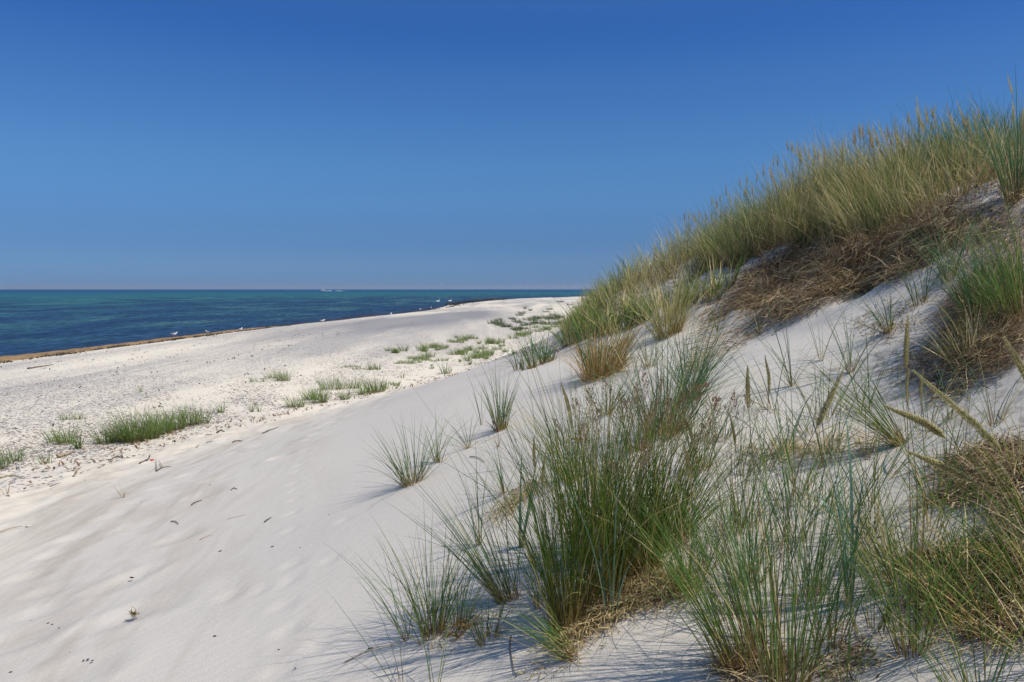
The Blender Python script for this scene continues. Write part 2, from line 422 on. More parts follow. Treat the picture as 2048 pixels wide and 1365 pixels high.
# trampled, slightly lumpy foot of the dune
edge = smooth01(.02, .06, gD) * (1 - smooth01(.16, .34, gD)) * (np.abs(gy) < 40)
gz += edge * (.035 * vnoise(gx * 3.1, gy * 2.2, 21) + .02 * vnoise(gx * 7, gy * 5, 22))
# litter attribute: near the ridge vegetation
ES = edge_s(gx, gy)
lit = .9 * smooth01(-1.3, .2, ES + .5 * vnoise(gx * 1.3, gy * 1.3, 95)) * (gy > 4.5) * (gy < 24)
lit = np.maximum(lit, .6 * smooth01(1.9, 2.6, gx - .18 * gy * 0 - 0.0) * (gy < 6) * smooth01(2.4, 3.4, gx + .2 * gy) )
n1, n2 = len(ys), len(xs)
idx = (np.arange(n1 - 1)[:, None] * n2 + np.arange(n2 - 1)[None]).ravel()
Fq = np.stack([idx, idx + 1, idx + 1 + n2, idx + n2], 1)
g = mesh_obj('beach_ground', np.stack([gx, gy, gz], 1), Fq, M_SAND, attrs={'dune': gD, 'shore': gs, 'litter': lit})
tag(g, kind='structure')
# sea
sx_ = np.unique(np.concatenate([-np.geomspace(60, 45000, 60), np.arange(-60, 60, 3.0), np.geomspace(60, 45000, 60)]))
sy_ = np.unique(np.concatenate([-np.geomspace(30, 45000, 40), np.arange(-30, 420, 4.0), np.geomspace(420, 45000, 60)]))
SXg, SYg = np.meshgrid(sx_, sy_); a = SXg.ravel(); c_ = SYg.ravel()
idx = (np.arange(len(sy_) - 1)[:, None] * len(sx_) + np.arange(len(sx_) - 1)[None]).ravel(); n2 = len(sx_)
sea = mesh_obj('sea_water', np.stack([a, c_, 0 * a], 1), np.stack([idx, idx + 1, idx + 1 + n2, idx + n2], 1), M_SEA, attrs={'shore': shore(a, c_)})
tag(sea, kind='structure')

# ------------------------------------------------------------------ grass blades
GREEN = dict(a=(.060, .150, .032), b=(.165, .265, .055), base=(.46, .32, .12), red=(.20, .06, .05), dry=(.56, .45, .20), pdry=.12)
BLUE = dict(a=(.060, .145, .075), b=(.140, .235, .090), base=(.46, .34, .12), red=(.22, .07, .06), dry=(.50, .42, .20), pdry=.08)
DEEP = dict(a=(.035, .100, .014), b=(.150, .220, .030), base=(.42, .28, .09), red=(.17, .07, .04), dry=(.50, .38, .15), pdry=.16)
BEACH = dict(a=(.085, .175, .040), b=(.240, .330, .090), base=(.22, .22, .08), red=(.15, .07, .04), dry=(.46, .40, .19), pdry=.12)
OLIVE = dict(a=(.150, .205, .060), b=(.470, .440, .150), base=(.42, .30, .11), red=(.20, .10, .05), dry=(.74, .61, .33), pdry=.42)
RUST = dict(a=(.130, .160, .040), b=(.32, .23, .065), base=(.44, .24, .08), red=(.28, .11, .05), dry=(.52, .33, .14), pdry=.45)
STRAW = dict(a=(.52, .41, .20), b=(.34, .25, .12), base=(.42, .31, .15), red=(.17, .09, .05), dry=(.64, .52, .29), pdry=.5)
LYME = dict(a=(.11, .24, .18), b=(.19, .32, .24), base=(.28, .30, .16), red=(.2, .2, .12), dry=(.46, .41, .22), pdry=.03)
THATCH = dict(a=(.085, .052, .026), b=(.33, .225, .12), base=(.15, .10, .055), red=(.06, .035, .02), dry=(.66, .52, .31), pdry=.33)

def blades(B, az, tilt, L, w, bend, pal, nseg=6, lean=(0, 0), r=None, twist=None, basefrac=.16, sag=.5):
    """arrays of blades -> V, F, colours"""
    r = r or rng
    n = len(B)
    tilt = np.broadcast_to(tilt, (n,)); L = np.broadcast_to(L, (n,)); w = np.broadcast_to(w, (n,)); bend = np.broadcast_to(bend, (n,))
    hx, hy = np.cos(az), np.sin(az)
    d0 = np.stack([hx * np.sin(tilt) + lean[0], hy * np.sin(tilt) + lean[1], np.cos(tilt)], 1)
    ho = d0.copy(); ho[:, 2] = 0; ho /= (np.linalg.norm(ho, axis=1, keepdims=True) + 1e-6)
    tdir = ho * 1.0; tdir[:, 2] = -sag
    tt = np.linspace(0, 1, nseg + 1)
    pos = np.zeros((n, nseg + 1, 3)); pos[:, 0] = B
    dirs = np.zeros((n, nseg + 1, 3))
    kink = (r.random(n) < .09); kt = r.uniform(.35, .8, n); kaz = r.uniform(0, 2 * pi, n)
    kv = np.stack([np.cos(kaz), np.sin(kaz), -r.uniform(.2, 1.3, n)], 1) * (r.uniform(.7, 1.6, n) * kink)[:, None]
    for k, t in enumerate(tt):
        d = d0 + tdir * (bend * t ** 1.6)[:, None] + kv * (t > kt)[:, None]
        d /= np.linalg.norm(d, axis=1, keepdims=True); dirs[:, k] = d
        if k: pos[:, k] = pos[:, k - 1] + 0.5 * (dirs[:, k] + dirs[:, k - 1]) * (L / nseg)[:, None]
    tw = az + pi / 2 + (r.uniform(-1.3, 1.3, n) if twist is None else twist)
    side = np.stack([np.cos(tw), np.sin(tw), 0 * tw], 1)[:, None, :]
    side = side - (side * dirs).sum(-1, keepdims=True) * dirs
    side /= np.linalg.norm(side, axis=-1, keepdims=True) + 1e-9
    prof = np.clip((1 - tt) ** .65, .04, 1) * (0.75 + .25 * np.clip(tt * 5, 0, 1))
    off = side * (w[:, None] * .5 * prof[None])[..., None]
    V = np.stack([pos - off, pos + off], 2).reshape(-1, 3)         # n,(nseg+1),2
    base = (np.arange(n) * (nseg + 1) * 2)[:, None] + (np.arange(nseg) * 2)[None]
    base = base.ravel()
    F = np.stack([base, base + 1, base + 3, base + 2], 1)
    # colour
    u = r.random(n)[:, None]; A = lambda k: np.array(pal[k])[None]
    leaf = A('a') * (1 - u) + A('b') * u
    isdry = (r.random(n) < pal['pdry'])[:, None]
    leaf = np.where(isdry, A('dry') * (.7 + .5 * r.random((n, 1))), leaf) * (.85 + .3 * r.random((n, 1)))
    red = (r.random(n) < .35)[:, None]
    bc = np.where(red, A('red'), A('base')) * (.75 + .5 * r.random((n, 1)))
    k = np.clip(1 - tt / max(basefrac, 1e-3), 0, 1) ** .7
    tipc = np.clip((tt - .8) / .2, 0, 1) * (r.random((n, 1)) < .35) * .7
    colr = leaf[:, None] * (1 - k[None, :, None]) + bc[:, None] * k[None, :, None]
    colr = colr * (1 - tipc[..., None]) + A('dry')[:, None] * tipc[..., None]
    return V, F, np.repeat(colr, 2, axis=1).reshape(-1, 3)

def join(parts):
    Vs, Fs, Cs = [], [], []; o = 0
    for V, F, Cc in parts:
        Vs.append(V); Fs.append(F + o); Cs.append(Cc); o += len(V)
    return np.concatenate(Vs), np.concatenate(Fs), np.concatenate(Cs)

def tube(P_, R_, nside=6):
    P_ = np.asarray(P_, float); R_ = np.broadcast_to(np.asarray(R_, float), (len(P_),))
    T = np.gradient(P_, axis=0); T /= np.linalg.norm(T, axis=1, keepdims=True) + 1e-12
    ref = np.array([0.13, .31, 1.0]) if abs(T[0, 2]) < .9 else np.array([1.0, .2, .1])
    V = []; 
    for i in range(len(P_)):
        s = np.cross(T[i], ref); s /= np.linalg.norm(s); u = np.cross(s, T[i])
        for k in range(nside):
            a = 2 * pi * k / nside; V.append(P_[i] + R_[i] * (cos(a) * s + sin(a) * u))
    F = []
    for i in range(len(P_) - 1):
        for k in range(nside):
            k2 = (k + 1) % nside
            F.append((i * nside + k, i * nside + k2, (i + 1) * nside + k2, (i + 1) * nside + k))
    n0 = len(V); V.append(P_[0]); V.append(P_[-1]); e = (len(P_) - 1) * nside
    for k in range(nside):
        k2 = (k + 1) % nside
        F.append((n0, k2, k, k)); F.append((n0 + 1, e + k, e + k2, e + k2))
    V = np.array(V)
    F = np.array(F)
    return V, F
def tube_faces(F):                    # quads with a repeated last index become triangles
    return [tuple(f[:3]) if f[2] == f[3] else tuple(f) for f in F.tolist()]

def bez(pts, n):
    """Catmull-Rom through points"""
    p = np.asarray(pts, float); p = np.vstack([2 * p[0] - p[1], p, 2 * p[-1] - p[-2]])
    out = []; segs = len(p) - 3
    for t in np.linspace(0, segs - 1e-6, n):
        i = int(t); u = t - i; a, b_, c2, d = p[i:i + 4]
        out.append(.5 * ((2 * b_) + (-a + c2) * u + (2 * a - 5 * b_ + 4 * c2 - d) * u * u + (-a + 3 * b_ - 3 * c2 + d) * u ** 3))
    return np.array(out)

def spike(path, rad, n, c1, c2, r, wf=.13):
    """dense cylindrical seed head: many small pointed spikelets set round an axis path"""
    path = np.asarray(path); m = len(path)
    T = np.gradient(path, axis=0); T /= np.linalg.norm(T, axis=1, keepdims=True)
    t = np.sort(r.random(n)); f = t * (m - 1); i = np.minimum(f.astype(int), m - 2); u = (f - i)[:, None]
    c = path[i] * (1 - u) + path[i + 1] * u; d = T[i]
    s = np.cross(d, np.array([.2, .35, .9])); s /= np.linalg.norm(s, axis=1, keepdims=True); q = np.cross(d, s)
    a = r.uniform(0, 2 * pi, n)[:, None]; o = np.cos(a) * s + np.sin(a) * q
    pr = (rad * .70 * np.clip(np.minimum(t / .12 + .2, (1 - t) / .6), .08, 1) ** .8)[:, None]
    L = np.linalg.norm(path[-1] - path[0])
    ln = (min(L * .085, .013) * r.uniform(.8, 1.3, n))[:, None]
    ln = ln * (.3 + .7 * pr / rad) * min(1.0, .45 + rad / .012)
    b0 = c + o * pr * .25; tip = b0 + (d * .85 + o * .55) * ln + o * pr * .45
    mid = .5 * (b0 + tip); sd = np.cross(o, d) * ln * wf; nr = o * ln * .10
    V = np.stack([b0, mid + sd, tip, mid - sd, mid + nr], 1).reshape(-1, 3)
    k = np.arange(n) * 5
    F = np.concatenate([np.stack([k, k + 1, k + 4], 1), np.stack([k + 1, k + 2, k + 4], 1), np.stack([k + 2, k + 3, k + 4], 1), np.stack([k + 3, k, k + 4], 1)])
    w = r.random((n, 1)); cc = np.array(c1) * (1 - w) + np.array(c2) * w
    cc = np.repeat(cc, 5, axis=0) * (.8 + .4 * r.random((n * 5, 1)))
    return V, F, cc

def loose_panicle(path, n, c1, c2, r, size=.035):
    n = int(n * 1.5)
    """open panicle: thin side branches with small spikelets"""
    path = np.asarray(path); m = len(path); parts = []
    T = np.gradient(path, axis=0); T /= np.linalg.norm(T, axis=1, keepdims=True)
    Vs, Fs, Cs = [], [], []; o = 0
    for j in range(n):
        t = j / n; i = min(int(t * (m - 1)), m - 2)
        c = path[i] + (path[i + 1] - path[i]) * (t * (m - 1) - i)
        a = r.uniform(0, 2 * pi); out = np.array([cos(a), sin(a), .35 + .4 * r.random()])
        ln = size * (1.15 - t) * r.uniform(.6, 1.2)
        e = c + (out * .8 + T[i] * .8) * ln
        s = np.cross(out, T[i]); s /= np.linalg.norm(s) + 1e-9
        Vs.append(np.array([c - s * .0004, c + s * .0004, e + s * .0003, e - s * .0003])); Fs.append([[o, o + 1, o + 2, o + 3]]); o += 4
        Cs.append(np.tile(np.array(c1) * .8, (4, 1)))
        for q in range(4):
            b0 = c + (e - c) * (.35 + .65 * (q + r.random()) / 4)
            dd = (out * .5 + T[i] + r.normal(0, .35, 3)); dd /= np.linalg.norm(dd)
            l2 = r.uniform(.008, .014); s2 = np.cross(dd, r.normal(0, 1, 3)); s2 /= np.linalg.norm(s2) + 1e-9
            Vs.append(np.array([b0, b0 + dd * l2 * .5 + s2 * .0022, b0 + dd * l2, b0 + dd * l2 * .5 - s2 * .0022])); Fs.append([[o, o + 1, o + 2, o + 3]]); o += 4
            w = r.random(); Cs.append(np.tile(np.array(c1) * (1 - w) + np.array(c2) * w, (4, 1)))
    return np.concatenate(Vs), np.concatenate([np.array(f) for f in Fs]), np.concatenate(Cs)

HEADC = ((.66, .60, .34), (.48, .45, .24)); HEADP = ((.58, .47, .28), (.42, .33, .19)); PANC = ((.40, .29, .16), (.25, .15, .09))

def tuft_mesh(n, L, spread, fan, lean, pal, w, bend, r, nseg=6, basefrac=.22, along=0.0, origin=None):
    """blades fanning from one crown; local coordinates, base heights follow the sand"""
    a = r.uniform(0, 2 * pi, n); rr = spread * np.sqrt(r.random(n))
    bx = rr * np.cos(a); by = rr * np.sin(a) * .8
    if origin is not None: bz = H(bx + origin[0], by + origin[1]) - origin[2] - .01
    else: bz = np.zeros(n) - .01
    az = a + r.normal(0, .5, n)
    tilt = np.abs(r.normal(0, fan, n)) * .75 + fan * .45 * (rr / (spread + 1e-6))
    Ls = L * np.clip(r.normal(.82, .20, n), .3, 1.2)
    bd = bend * r.uniform(.3, 1.7, n) * np.where(r.random(n) < .12, 3.5, 1)
    return blades(np.stack([bx, by, bz], 1), az, tilt, Ls, w * r.uniform(.7, 1.25, n), bd, pal, nseg, lean, r, basefrac=basefrac)

def dry_mesh(n, L, spread, r, origin):
    a = r.uniform(0, 2 * pi, n); rr = spread * 1.2 * np.sqrt(r.random(n))
    bx = rr * np.cos(a); by = rr * np.sin(a)
    bz = H(bx + origin[0], by + origin[1]) - origin[2] - .005
    return blades(np.stack([bx, by, bz], 1), a + r.normal(0, .8, n), r.uniform(.4, 1.35, n), L * r.uniform(.25, .7, n), .0035 * r.uniform(.5, 1.2, n),
                  r.uniform(.3, 1.8, n), STRAW, 5, (0, 0), r, basefrac=.05, sag=1.0)

def tuft(px, py, hpx, n, fan, lean, pal, label, name='grass_tuft', spread=None, w=.0042, bend=.35, dry=None, group='marram tufts on the dune slope', seed=0, off=None, stalks=(), basefrac=.24):
    p = hit1(px, py) if off is None else np.array([off[0], off[1], ground(off[0], off[1])])
    d = p[1]; L = hpx * d / FP * 1.12
    r = np.random.default_rng(int(px * 7 + py * 13 + seed))
    sp = 1.25 * spread if spread is not None else .012 + .0011 * n ** .85
    fan = fan * 1.12 + .03
    e = empty(name, p); tag(e, label, 'grass tuft', group)
    V, F, Cc = tuft_mesh(int(n * 1.35), L, sp, fan, lean, pal, w * 1.05 * max(1.0, (d / 3.6) ** .7), bend, r, origin=p, basefrac=basefrac)
    mesh_obj('blades', V, F, M_LEAF, e, Cc)
    nd = int(n * .3) if dry is None else dry
    if nd > 3:
        V, F, Cc = dry_mesh(nd, L * .55, sp, r, p)
        mesh_obj('withered_leaves', V, F, M_DRY, e, Cc)
    for s in stalks: add_stalk(e, p, s, r)
    return e, p, r

def add_stalk(e, p, spec, r):
    """spec: pixels of the tip, of the base of the seed head and of in-between stem points, depth, kind, radius"""
    tip, hb, mids, dep, kind, rad = spec
    q0 = p + np.array([r.normal(0, .01), r.normal(0, .01), -.01])
    b1 = at(hb[0], hb[1], dep); t1 = at(tip[0], tip[1], dep - .03)
    ms = []
    for k, mpt in enumerate(mids):
        f = (k + 1) / (len(mids) + 1); ms.append(at(mpt[0], mpt[1], p[1] * (1 - f) + dep * f))
    full = bez([q0] + ms + [b1, t1], 34)
    i0 = int(34 * (1 - 1 / (len(mids) + 2)))
    V, F = tube(full[:i0 + 3] - p, np.linspace(.0016, .0011, i0 + 3), 5)
    redd = np.array([.20, .06, .06]); grn = np.array([.16, .17, .06])
    tt = np.linspace(0, 1, i0 + 3)[:, None]; cc = np.repeat(redd * (1 - tt) + grn * tt, 5, axis=0); cc = np.vstack([cc, [redd, grn]])
    st = mesh_obj('flower_stalk', V, tube_faces(F), M_VC, e, cc)
    hp = bez(full[i0 - 1:] - p, 14)
    if kind == 'loose': V, F, Cc = loose_panicle(hp, 26, PANC[0], PANC[1], r, rad)
    else: V, F, Cc = spike(hp, rad, 1300, *(HEADC if kind == 'pale' else HEADP), r)
    h = mesh_obj('seed_head', V, F, M_HEAD, st, Cc, smooth=False)

SLOPE = 'marram tufts on the dune slope'
# --- lone tufts on the open lower slope
tuft(825, 968, 135, 85, .42, (-.12, 0), BLUE, 'bushy lone grass tuft on open sand, leftmost tuft of the lower slope', spread=.07, w=.0040, dry=20)
tuft(873, 925, 105, 16, .34, (-.05, 0), BLUE, 'thin grass tuft just right behind the bushy lone tuft', spread=.012, dry=4)
tuft(880, 926, 40, 6, .3, (.1, 0), GREEN, 'tiny sprig right of the thin tuft behind the bushy lone tuft', spread=.01, off=None, dry=0)
tuft(937, 897, 95, 14, .55, (-.1, 0), BLUE, 'sparse wispy grass tuft left of the single red stem', spread=.012, dry=4)
tuft(1001, 861, 118, 58, .24, (0, 0), BLUE, 'dense upright grass tuft standing in a small hollow in mid slope', spread=.05, w=.0046, bend=.25, dry=8, basefrac=.3)
tuft(997, 895, 60, 5, .12, (0, 0), RUST, 'single reddish grass stem standing in front of the upright tuft', spread=.006, dry=0, basefrac=.7)
tuft(963, 850, 92, 5, .22, (-.08, 0), BLUE, 'few thin blades left of the dense upright tuft', spread=.008, dry=0)
tuft(1006, 990, 130, 14, .55, (-.4, 0), BLUE, 'low tuft of arching blades swept left above the straw ridge', spread=.012, dry=4)
tuft(958, 1090, 210, 14, .16, (-.08, 0), BLUE, 'tall narrow tuft of few blades left of the fallen straw', spread=.015, bend=.2, dry=3)
tuft(1042, 1095, 230, 5, .10, (.05, 0), LYME, 'grey green tuft of two broad leaves beside the central bunch', spread=.01, w=.013, bend=.15, dry=0, group='broad leaved lyme grass')
# --- lower left edge of the vegetation
tuft(866, 1270, 240, 85, .26, (-.02, 0), GREEN, 'dense fan shaped grass tuft at lower left edge of the vegetation', spread=.045, w=.0045, dry=14)
tuft(917, 1252, 185, 26, .28, (.05, 0), GREEN, 'thin grass tuft right of the dense fan shaped tuft', spread=.04)
tuft(975, 1283, 150, 36, .34, (-.06, 0), BLUE, 'short tuft with curled dead leaves at its foot below the left swept tuft', spread=.04, dry=26)
tuft(816, 1278, 215, 12, .26, (-.22, 0), BLUE, 'slender tuft leaning left at the outer edge of the grass', spread=.02)
tuft(847, 1290, 130, 7, .45, (-.25, 0), BLUE, 'tiny leaning sprig below the slender outer tuft', spread=.01, dry=2)
tuft(1012, 1202, 280, 60, .24, (-.46, .05), BLUE, 'long tuft swept strongly to the left beside the central bunch', spread=.03, w=.0046, dry=10, bend=.2)
tuft(1032, 1198, 220, 16, .18, (-.22, .05), BLUE, 'small tuft squeezed between left swept tuft and central bunch', spread=.02)
tuft(1145, 1315, 175, 44, .42, (-.9, .1), GREEN, 'flat tuft lying to the left with exposed roots at its base', spread=.025, w=.0042, dry=22, bend=.5)
tuft(800, 1385, 300, 9, .25, (-.25, 0), BLUE, 'few long blades rising from the bottom edge, farthest left', spread=.02, dry=0)
tuft(870, 1400, 250, 6, .2, (.05, 0), BLUE, 'few tall blades rising from the bottom edge under the fan shaped tuft', spread=.02, dry=0)
tuft(1090, 1210, 190, 26, .26, (-.05, 0), GREEN, 'thin tuft at the left foot of the central bunch', spread=.04)
tuft(1180, 1185, 150, 14, .3, (-.1, 0), GREEN, 'short tuft half hidden inside the left foot of central bunch', spread=.03)
# --- the big central bunch
tuft(1137, 1262, 510, 150, .15, (-.03, 0), DEEP, 'tall dense grass tuft with straw base, front left of central bunch', spread=.06, w=.0046, dry=60, group='tall tufts of the central bunch',
     stalks=[((1122, 765), (1143, 850), [(1165, 1080)], 3.4, 'pale', .008), ((1068, 872), (1070, 935), [(1090, 1080)], 3.4, 'pale', .005)])
tuft(1205, 1215, 500, 150, .16, (.03, 0), DEEP, 'tall dense grass tuft with straw base, front middle of central bunch', spread=.07, w=.0046, dry=60, group='tall tufts of the central bunch',
     stalks=[((1275, 770), (1262, 850), [(1215, 1000)], 3.4, 'loose', .05), ((1180, 780), (1185, 850), [(1190, 1000)], 3.4, 'loose', .05), ((1310, 800), (1290, 870), [(1240, 1000)], 3.45, 'loose', .05)])
tuft(1270, 1150, 370, 280, .22, (.02, 0), DEEP, 'bushy dark green heart of the central bunch', spread=.10, w=.0042, dry=60, group='tall tufts of the central bunch',
     stalks=[((1240, 790), (1245, 850), [(1260, 980)], 3.7, 'loose', .05), ((1340, 800), (1330, 870), [(1300, 980)], 3.7, 'loose', .05), ((1370, 790), (1350, 850), [(1310, 960)], 3.8, 'loose', .05),
             ((1290, 750), (1285, 820), [(1275, 960)], 3.75, 'loose', .06), ((1210, 760), (1225, 840), [(1250, 980)], 3.75, 'loose', .05), ((1288, 880), (1285, 930), [(1280, 1030)], 3.6, 'loose', .04)])
tuft(1185, 1110, 330, 220, .22, (-.05, 0), DEEP, 'bushy tuft at the back left of the central bunch', spread=.09, w=.0040, dry=40, group='tall tufts of the central bunch',
     stalks=[((1150, 800), (1160, 860), [(1175, 980)], 4.0, 'loose', .05), ((1110, 840), (1130, 900), [(1160, 1000)], 4.0, 'loose', .04), ((1195, 820), (1192, 880), [(1190, 990)], 4.0, 'loose', .05)])
tuft(1335, 1085, 280, 190, .30, (.08, 0), DEEP, 'bushy tuft at the back right of the central bunch', spread=.09, w=.0040, dry=40, group='tall tufts of the central bunch',
     stalks=[((1400, 790), (1375, 860), [(1350, 980)], 4.2, 'loose', .05), ((1345, 803), (1382, 872), [(1375, 980)], 4.1, 'pale', .007)])
tuft(1225, 1240, 330, 5, .07, (-.05, 0), LYME, 'broad blue green leaves standing in front of central bunch', spread=.02, w=.012, bend=.12, dry=0, group='broad leaved lyme grass')
tuft(1298, 1200, 130, 10, .2, (-.1, 0), STRAW, 'dark dry stubble of stalks right of central bunch', name='dead_stubble', spread=.015, dry=6)
# --- front centre right
tuft(1375, 1185, 230, 90, .30, (-.03, 0), GREEN, 'bright green bushy tuft between central bunch and front tufts', spread=.05, w=.004, dry=20)
tuft(1478, 1335, 420, 76, .16, (-.36, .05), GREEN, 'large front tuft leaning left with dark shadow under it', spread=.06, w=.0046, dry=40, bend=.25,
     stalks=[((1430, 800), (1425, 850), [(1440, 1000)], 3.0, 'loose', .05)])
tuft(1520, 1290, 400, 55, .16, (-.12, .02), BLUE, 'upright tuft directly behind the large left leaning front tuft', spread=.05, w=.0044, dry=20)
tuft(1572, 1400, 540, 84, .15, (.0, 0), GREEN, 'tallest front tuft cut by the bottom edge at centre right', spread=.07, w=.0046, dry=40,
     stalks=[((1687, 740), (1638, 845), [(1555, 1180), (1590, 960)], 2.55, 'pale', .012), ((1495, 733), (1497, 808), [(1540, 1150), (1510, 950)], 2.7, 'pale', .006)])
tuft(1662, 1290, 330, 32, .16, (.03, 0), BLUE, 'thin straight tuft right of the tallest front tuft', spread=.05)
tuft(1700, 1208, 370, 7, .13, (-.08, 0), LYME, 'broad blue green leaves with one orange dying leaf', spread=.015, w=.014, bend=.2, dry=3, group='broad leaved lyme grass')
tuft(1420, 1130, 200, 30, .25, (.0, 0), BLUE, 'sparse tuft on bare sand behind the large left leaning tuft', spread=.05)
tuft(1480, 1060, 220, 46, .3, (.05, 0), GREEN, 'fine bladed tuft in mid slope right of central bunch', spread=.07,
     stalks=[((1460, 830), (1470, 885), [(1470, 960)], 3.7, 'pale', .005), ((1530, 712), (1538, 780), [(1520, 930)], 3.8, 'pale', .006), ((1405, 850), (1420, 900), [(1450, 970)], 3.8, 'loose', .05), ((1470, 790), (1462, 850), [(1465, 960)], 3.8, 'loose', .05)])
tuft(1590, 1090, 280, 40, .25, (.0, 0), BLUE, 'sparse tall tuft behind the tallest front tuft', spread=.07)
tuft(1825, 1305, 380, 46, .22, (-.03, 0), GREEN, 'upright tuft with red stem and tall brown seed head', spread=.04, w=.0042, dry=20,
     stalks=[((1816, 632), (1812, 728), [(1822, 1080), (1815, 850)], 2.6, 'pale', .008), ((1817, 738), (1815, 800), [(1835, 1000)], 2.6, 'pale', .004), ((1846, 740), (1842, 800), [(1850, 1000)], 2.7, 'pale', .004)])
tuft(1812, 1165, 230, 110, .50, (-.12, .05), DEEP, 'bushy wide tuft with olive and straw blades at centre right', spread=.09, w=.0040, dry=70)
tuft(1760, 1120, 170, 50, .42, (-.3, 0), OLIVE, 'low straw coloured tuft spreading left from the bushy wide tuft', spread=.05, dry=30)
tuft(2035, 1245, 270, 105, .55, (-.30, .1), DEEP, 'largest bushy tuft at the lower right edge reaching left', spread=.13, w=.0042, dry=100, bend=.6)
tuft(2085, 1120, 290, 110, .50, (-.25, .1), DEEP, 'dense tuft half outside the right edge above the largest bush', spread=.12, w=.0042, dry=80, bend=.6)
tuft(1960, 1410, 330, 36, .40, (-.15, 0), GREEN, 'green tuft rising from the bottom edge at lower right', spread=.05, w=.0045)
tuft(1690, 1400, 230, 18, .35, (-.05, 0), GREEN, 'few green blades rising from bottom edge right of tallest front tuft', spread=.04)
tuft(1930, 1130, 160, 40, .55, (-.1, 0), OLIVE, 'low straggly tuft among dead stems at right', spread=.06, dry=40)
# arching pale seed heads reaching in from the right edge
e_, p_, r_ = tuft(2170, 1340, 420, 50, .42, (-.25, 0), OLIVE, 'near tuft beyond right edge whose pale seed heads arch into view', spread=.08, w=.0045, dry=20,
     stalks=[((1828, 743), (1992, 893), [(2120, 1230), (2050, 1010)], 1.75, 'pale', .0085), ((1770, 812), (1880, 868), [(2100, 1200), (1990, 990)], 1.8, 'pale', .0075),
             ((1815, 903), (1932, 957), [(2110, 1230), (2040, 1040)], 1.75, 'pale', .0075), ((2008, 676), (2075, 800), [(2160, 1200), (2110, 960)], 1.7, 'pale', .0085)])
# --- mid slope
tuft(1800, 888, 250, 80, .50, (-.85, .1), GREEN, 'long bladed tuft blown flat to the left across mid slope', spread=.03, w=.0040, dry=26, bend=.25)
tuft(1733, 918, 150, 8, .25, (-.1, 0), GREEN, 'few blades with red stem below the flat blown tuft', spread=.01, dry=2, basefrac=.5)
tuft(1585, 772, 175, 15, .34, (-.1, 0), BLUE, 'slim tuft on bare slope, left one of the mid slope pair', spread=.015, dry=4)
tuft(1701, 746, 185, 17, .26, (0, 0), BLUE, 'slim tuft on bare slope, right one of the mid slope pair', spread=.015, dry=4)
tuft(1778, 664, 125, 24, .42, (-.3, 0), BLUE, 'fan shaped tuft swept left just under the dead grass bank', spread=.02, dry=5)
tuft(1642, 722, 120, 7, .3, (0, 0), BLUE, 'few thin blades between the two slim mid slope tufts', spread=.01, dry=0)
tuft(1520, 668, 65, 7, .3, (0, 0), BLUE, 'little sprig high on bare sand left of the mid slope pair', spread=.01, dry=0)
tuft(1899, 838, 110, 9, .35, (.05, 0), BLUE, 'small sprig on bare sand left of the right edge', spread=.01, dry=0)
tuft(1990, 850, 180, 14, .35, (0, 0), BLUE, 'thin tuft on bare sand near the right edge', spread=.03, dry=3)
tuft(1450, 880, 120, 26, .4, (.1, 0), BLUE, 'fine tuft on pale sand behind central bunch', spread=.05, dry=8)
tuft(1530, 935, 110, 26, .45, (0, 0), BLUE, 'sparse fine tuft on pale sand left of fallen straw', spread=.06, dry=20)
tuft(1640, 1010, 130, 30, .4, (0, 0), BLUE, 'sparse fine tuft on sand in front of fallen straw', spread=.08, dry=14)
tuft(1735, 1010, 200, 16, .3, (-.1, 0), BLUE, 'thin tuft on sand below the red stemmed blades', spread=.03, dry=5)
tuft(1870, 1010, 180, 30, .35, (-.1, 0), GREEN, 'thin green tuft left of the dead stems at right edge', spread=.05, dry=10)
tuft(1330, 870, 225, 190, .36, (.05, 0), BLUE, 'wide blue green tuft behind the central bunch', spread=.12, w=.0042, dry=20)
tuft(1215, 830, 110, 30, .4, (0, 0), BLUE, 'thin tuft left of the wide blue green tuft', spread=.06, dry=8)
tuft(1205, 752, 120, 210, .36, (.10, 0), RUST, 'rusty tuft with red brown base on the slope below the ridge', spread=.17, w=.0042, dry=120)
tuft(1185, 745, 110, 60, .3, (-.12, 0), BLUE, 'green blades at the left side of the rusty tuft', spread=.07, dry=5)
tuft(1338, 672, 150, 150, .34, (-.02, 0), OLIVE, 'round bushy tuft alone on sand just below the ridge grass', spread=.13, w=.0045, dry=50)
tuft(1250, 690, 70, 26, .4, (0, 0), OLIVE, 'thin tuft on sand between rusty tuft and round bushy tuft', spread=.08, dry=10)
for (bx_, by_, h_, n_, lb) in [(1034, 741, 66, 12, 'leftmost small tuft of the row on the brow of sand'), (1052, 740, 60, 10, 'second small tuft from left in the row on the brow'),
        (1066, 737, 78, 34, 'densest small tuft of the row on the brow of sand'), (1082, 731, 55, 10, 'thin small tuft in middle of the row on the brow'),
        (1088, 726, 62, 30, 'green small tuft near right end of the row on brow'), (1104, 722, 66, 24, 'rightmost small tuft of the row on the brow of sand')]:
    tuft(bx_, by_, h_, n_, .28, (-.08, 0), BLUE, lb, spread=.05, w=.005, dry=4, group='row of small tufts on the brow')
tuft(1960, 640, 200, 110, .28, (-.1, 0), BLUE, 'tall green tuft rising out of the dark dead grass at right', spread=.05, w=.0042, dry=20)
tuft(2040, 640, 250, 160, .38, (-.15, 0), GREEN, 'green tuft at right edge over the dark dead grass', spread=.1, w=.0042, dry=30)
tuft(1935, 725, 130, 60, .5, (-.2, 0), OLIVE, 'yellow green tuft at the foot of the dark dead grass', spread=.06, dry=40)
tuft(2035, 395, 215, 90, .22, (0, 0), BLUE, 'darkest tall tuft on the crest at the right edge', spread=.07, w=.005, dry=10)
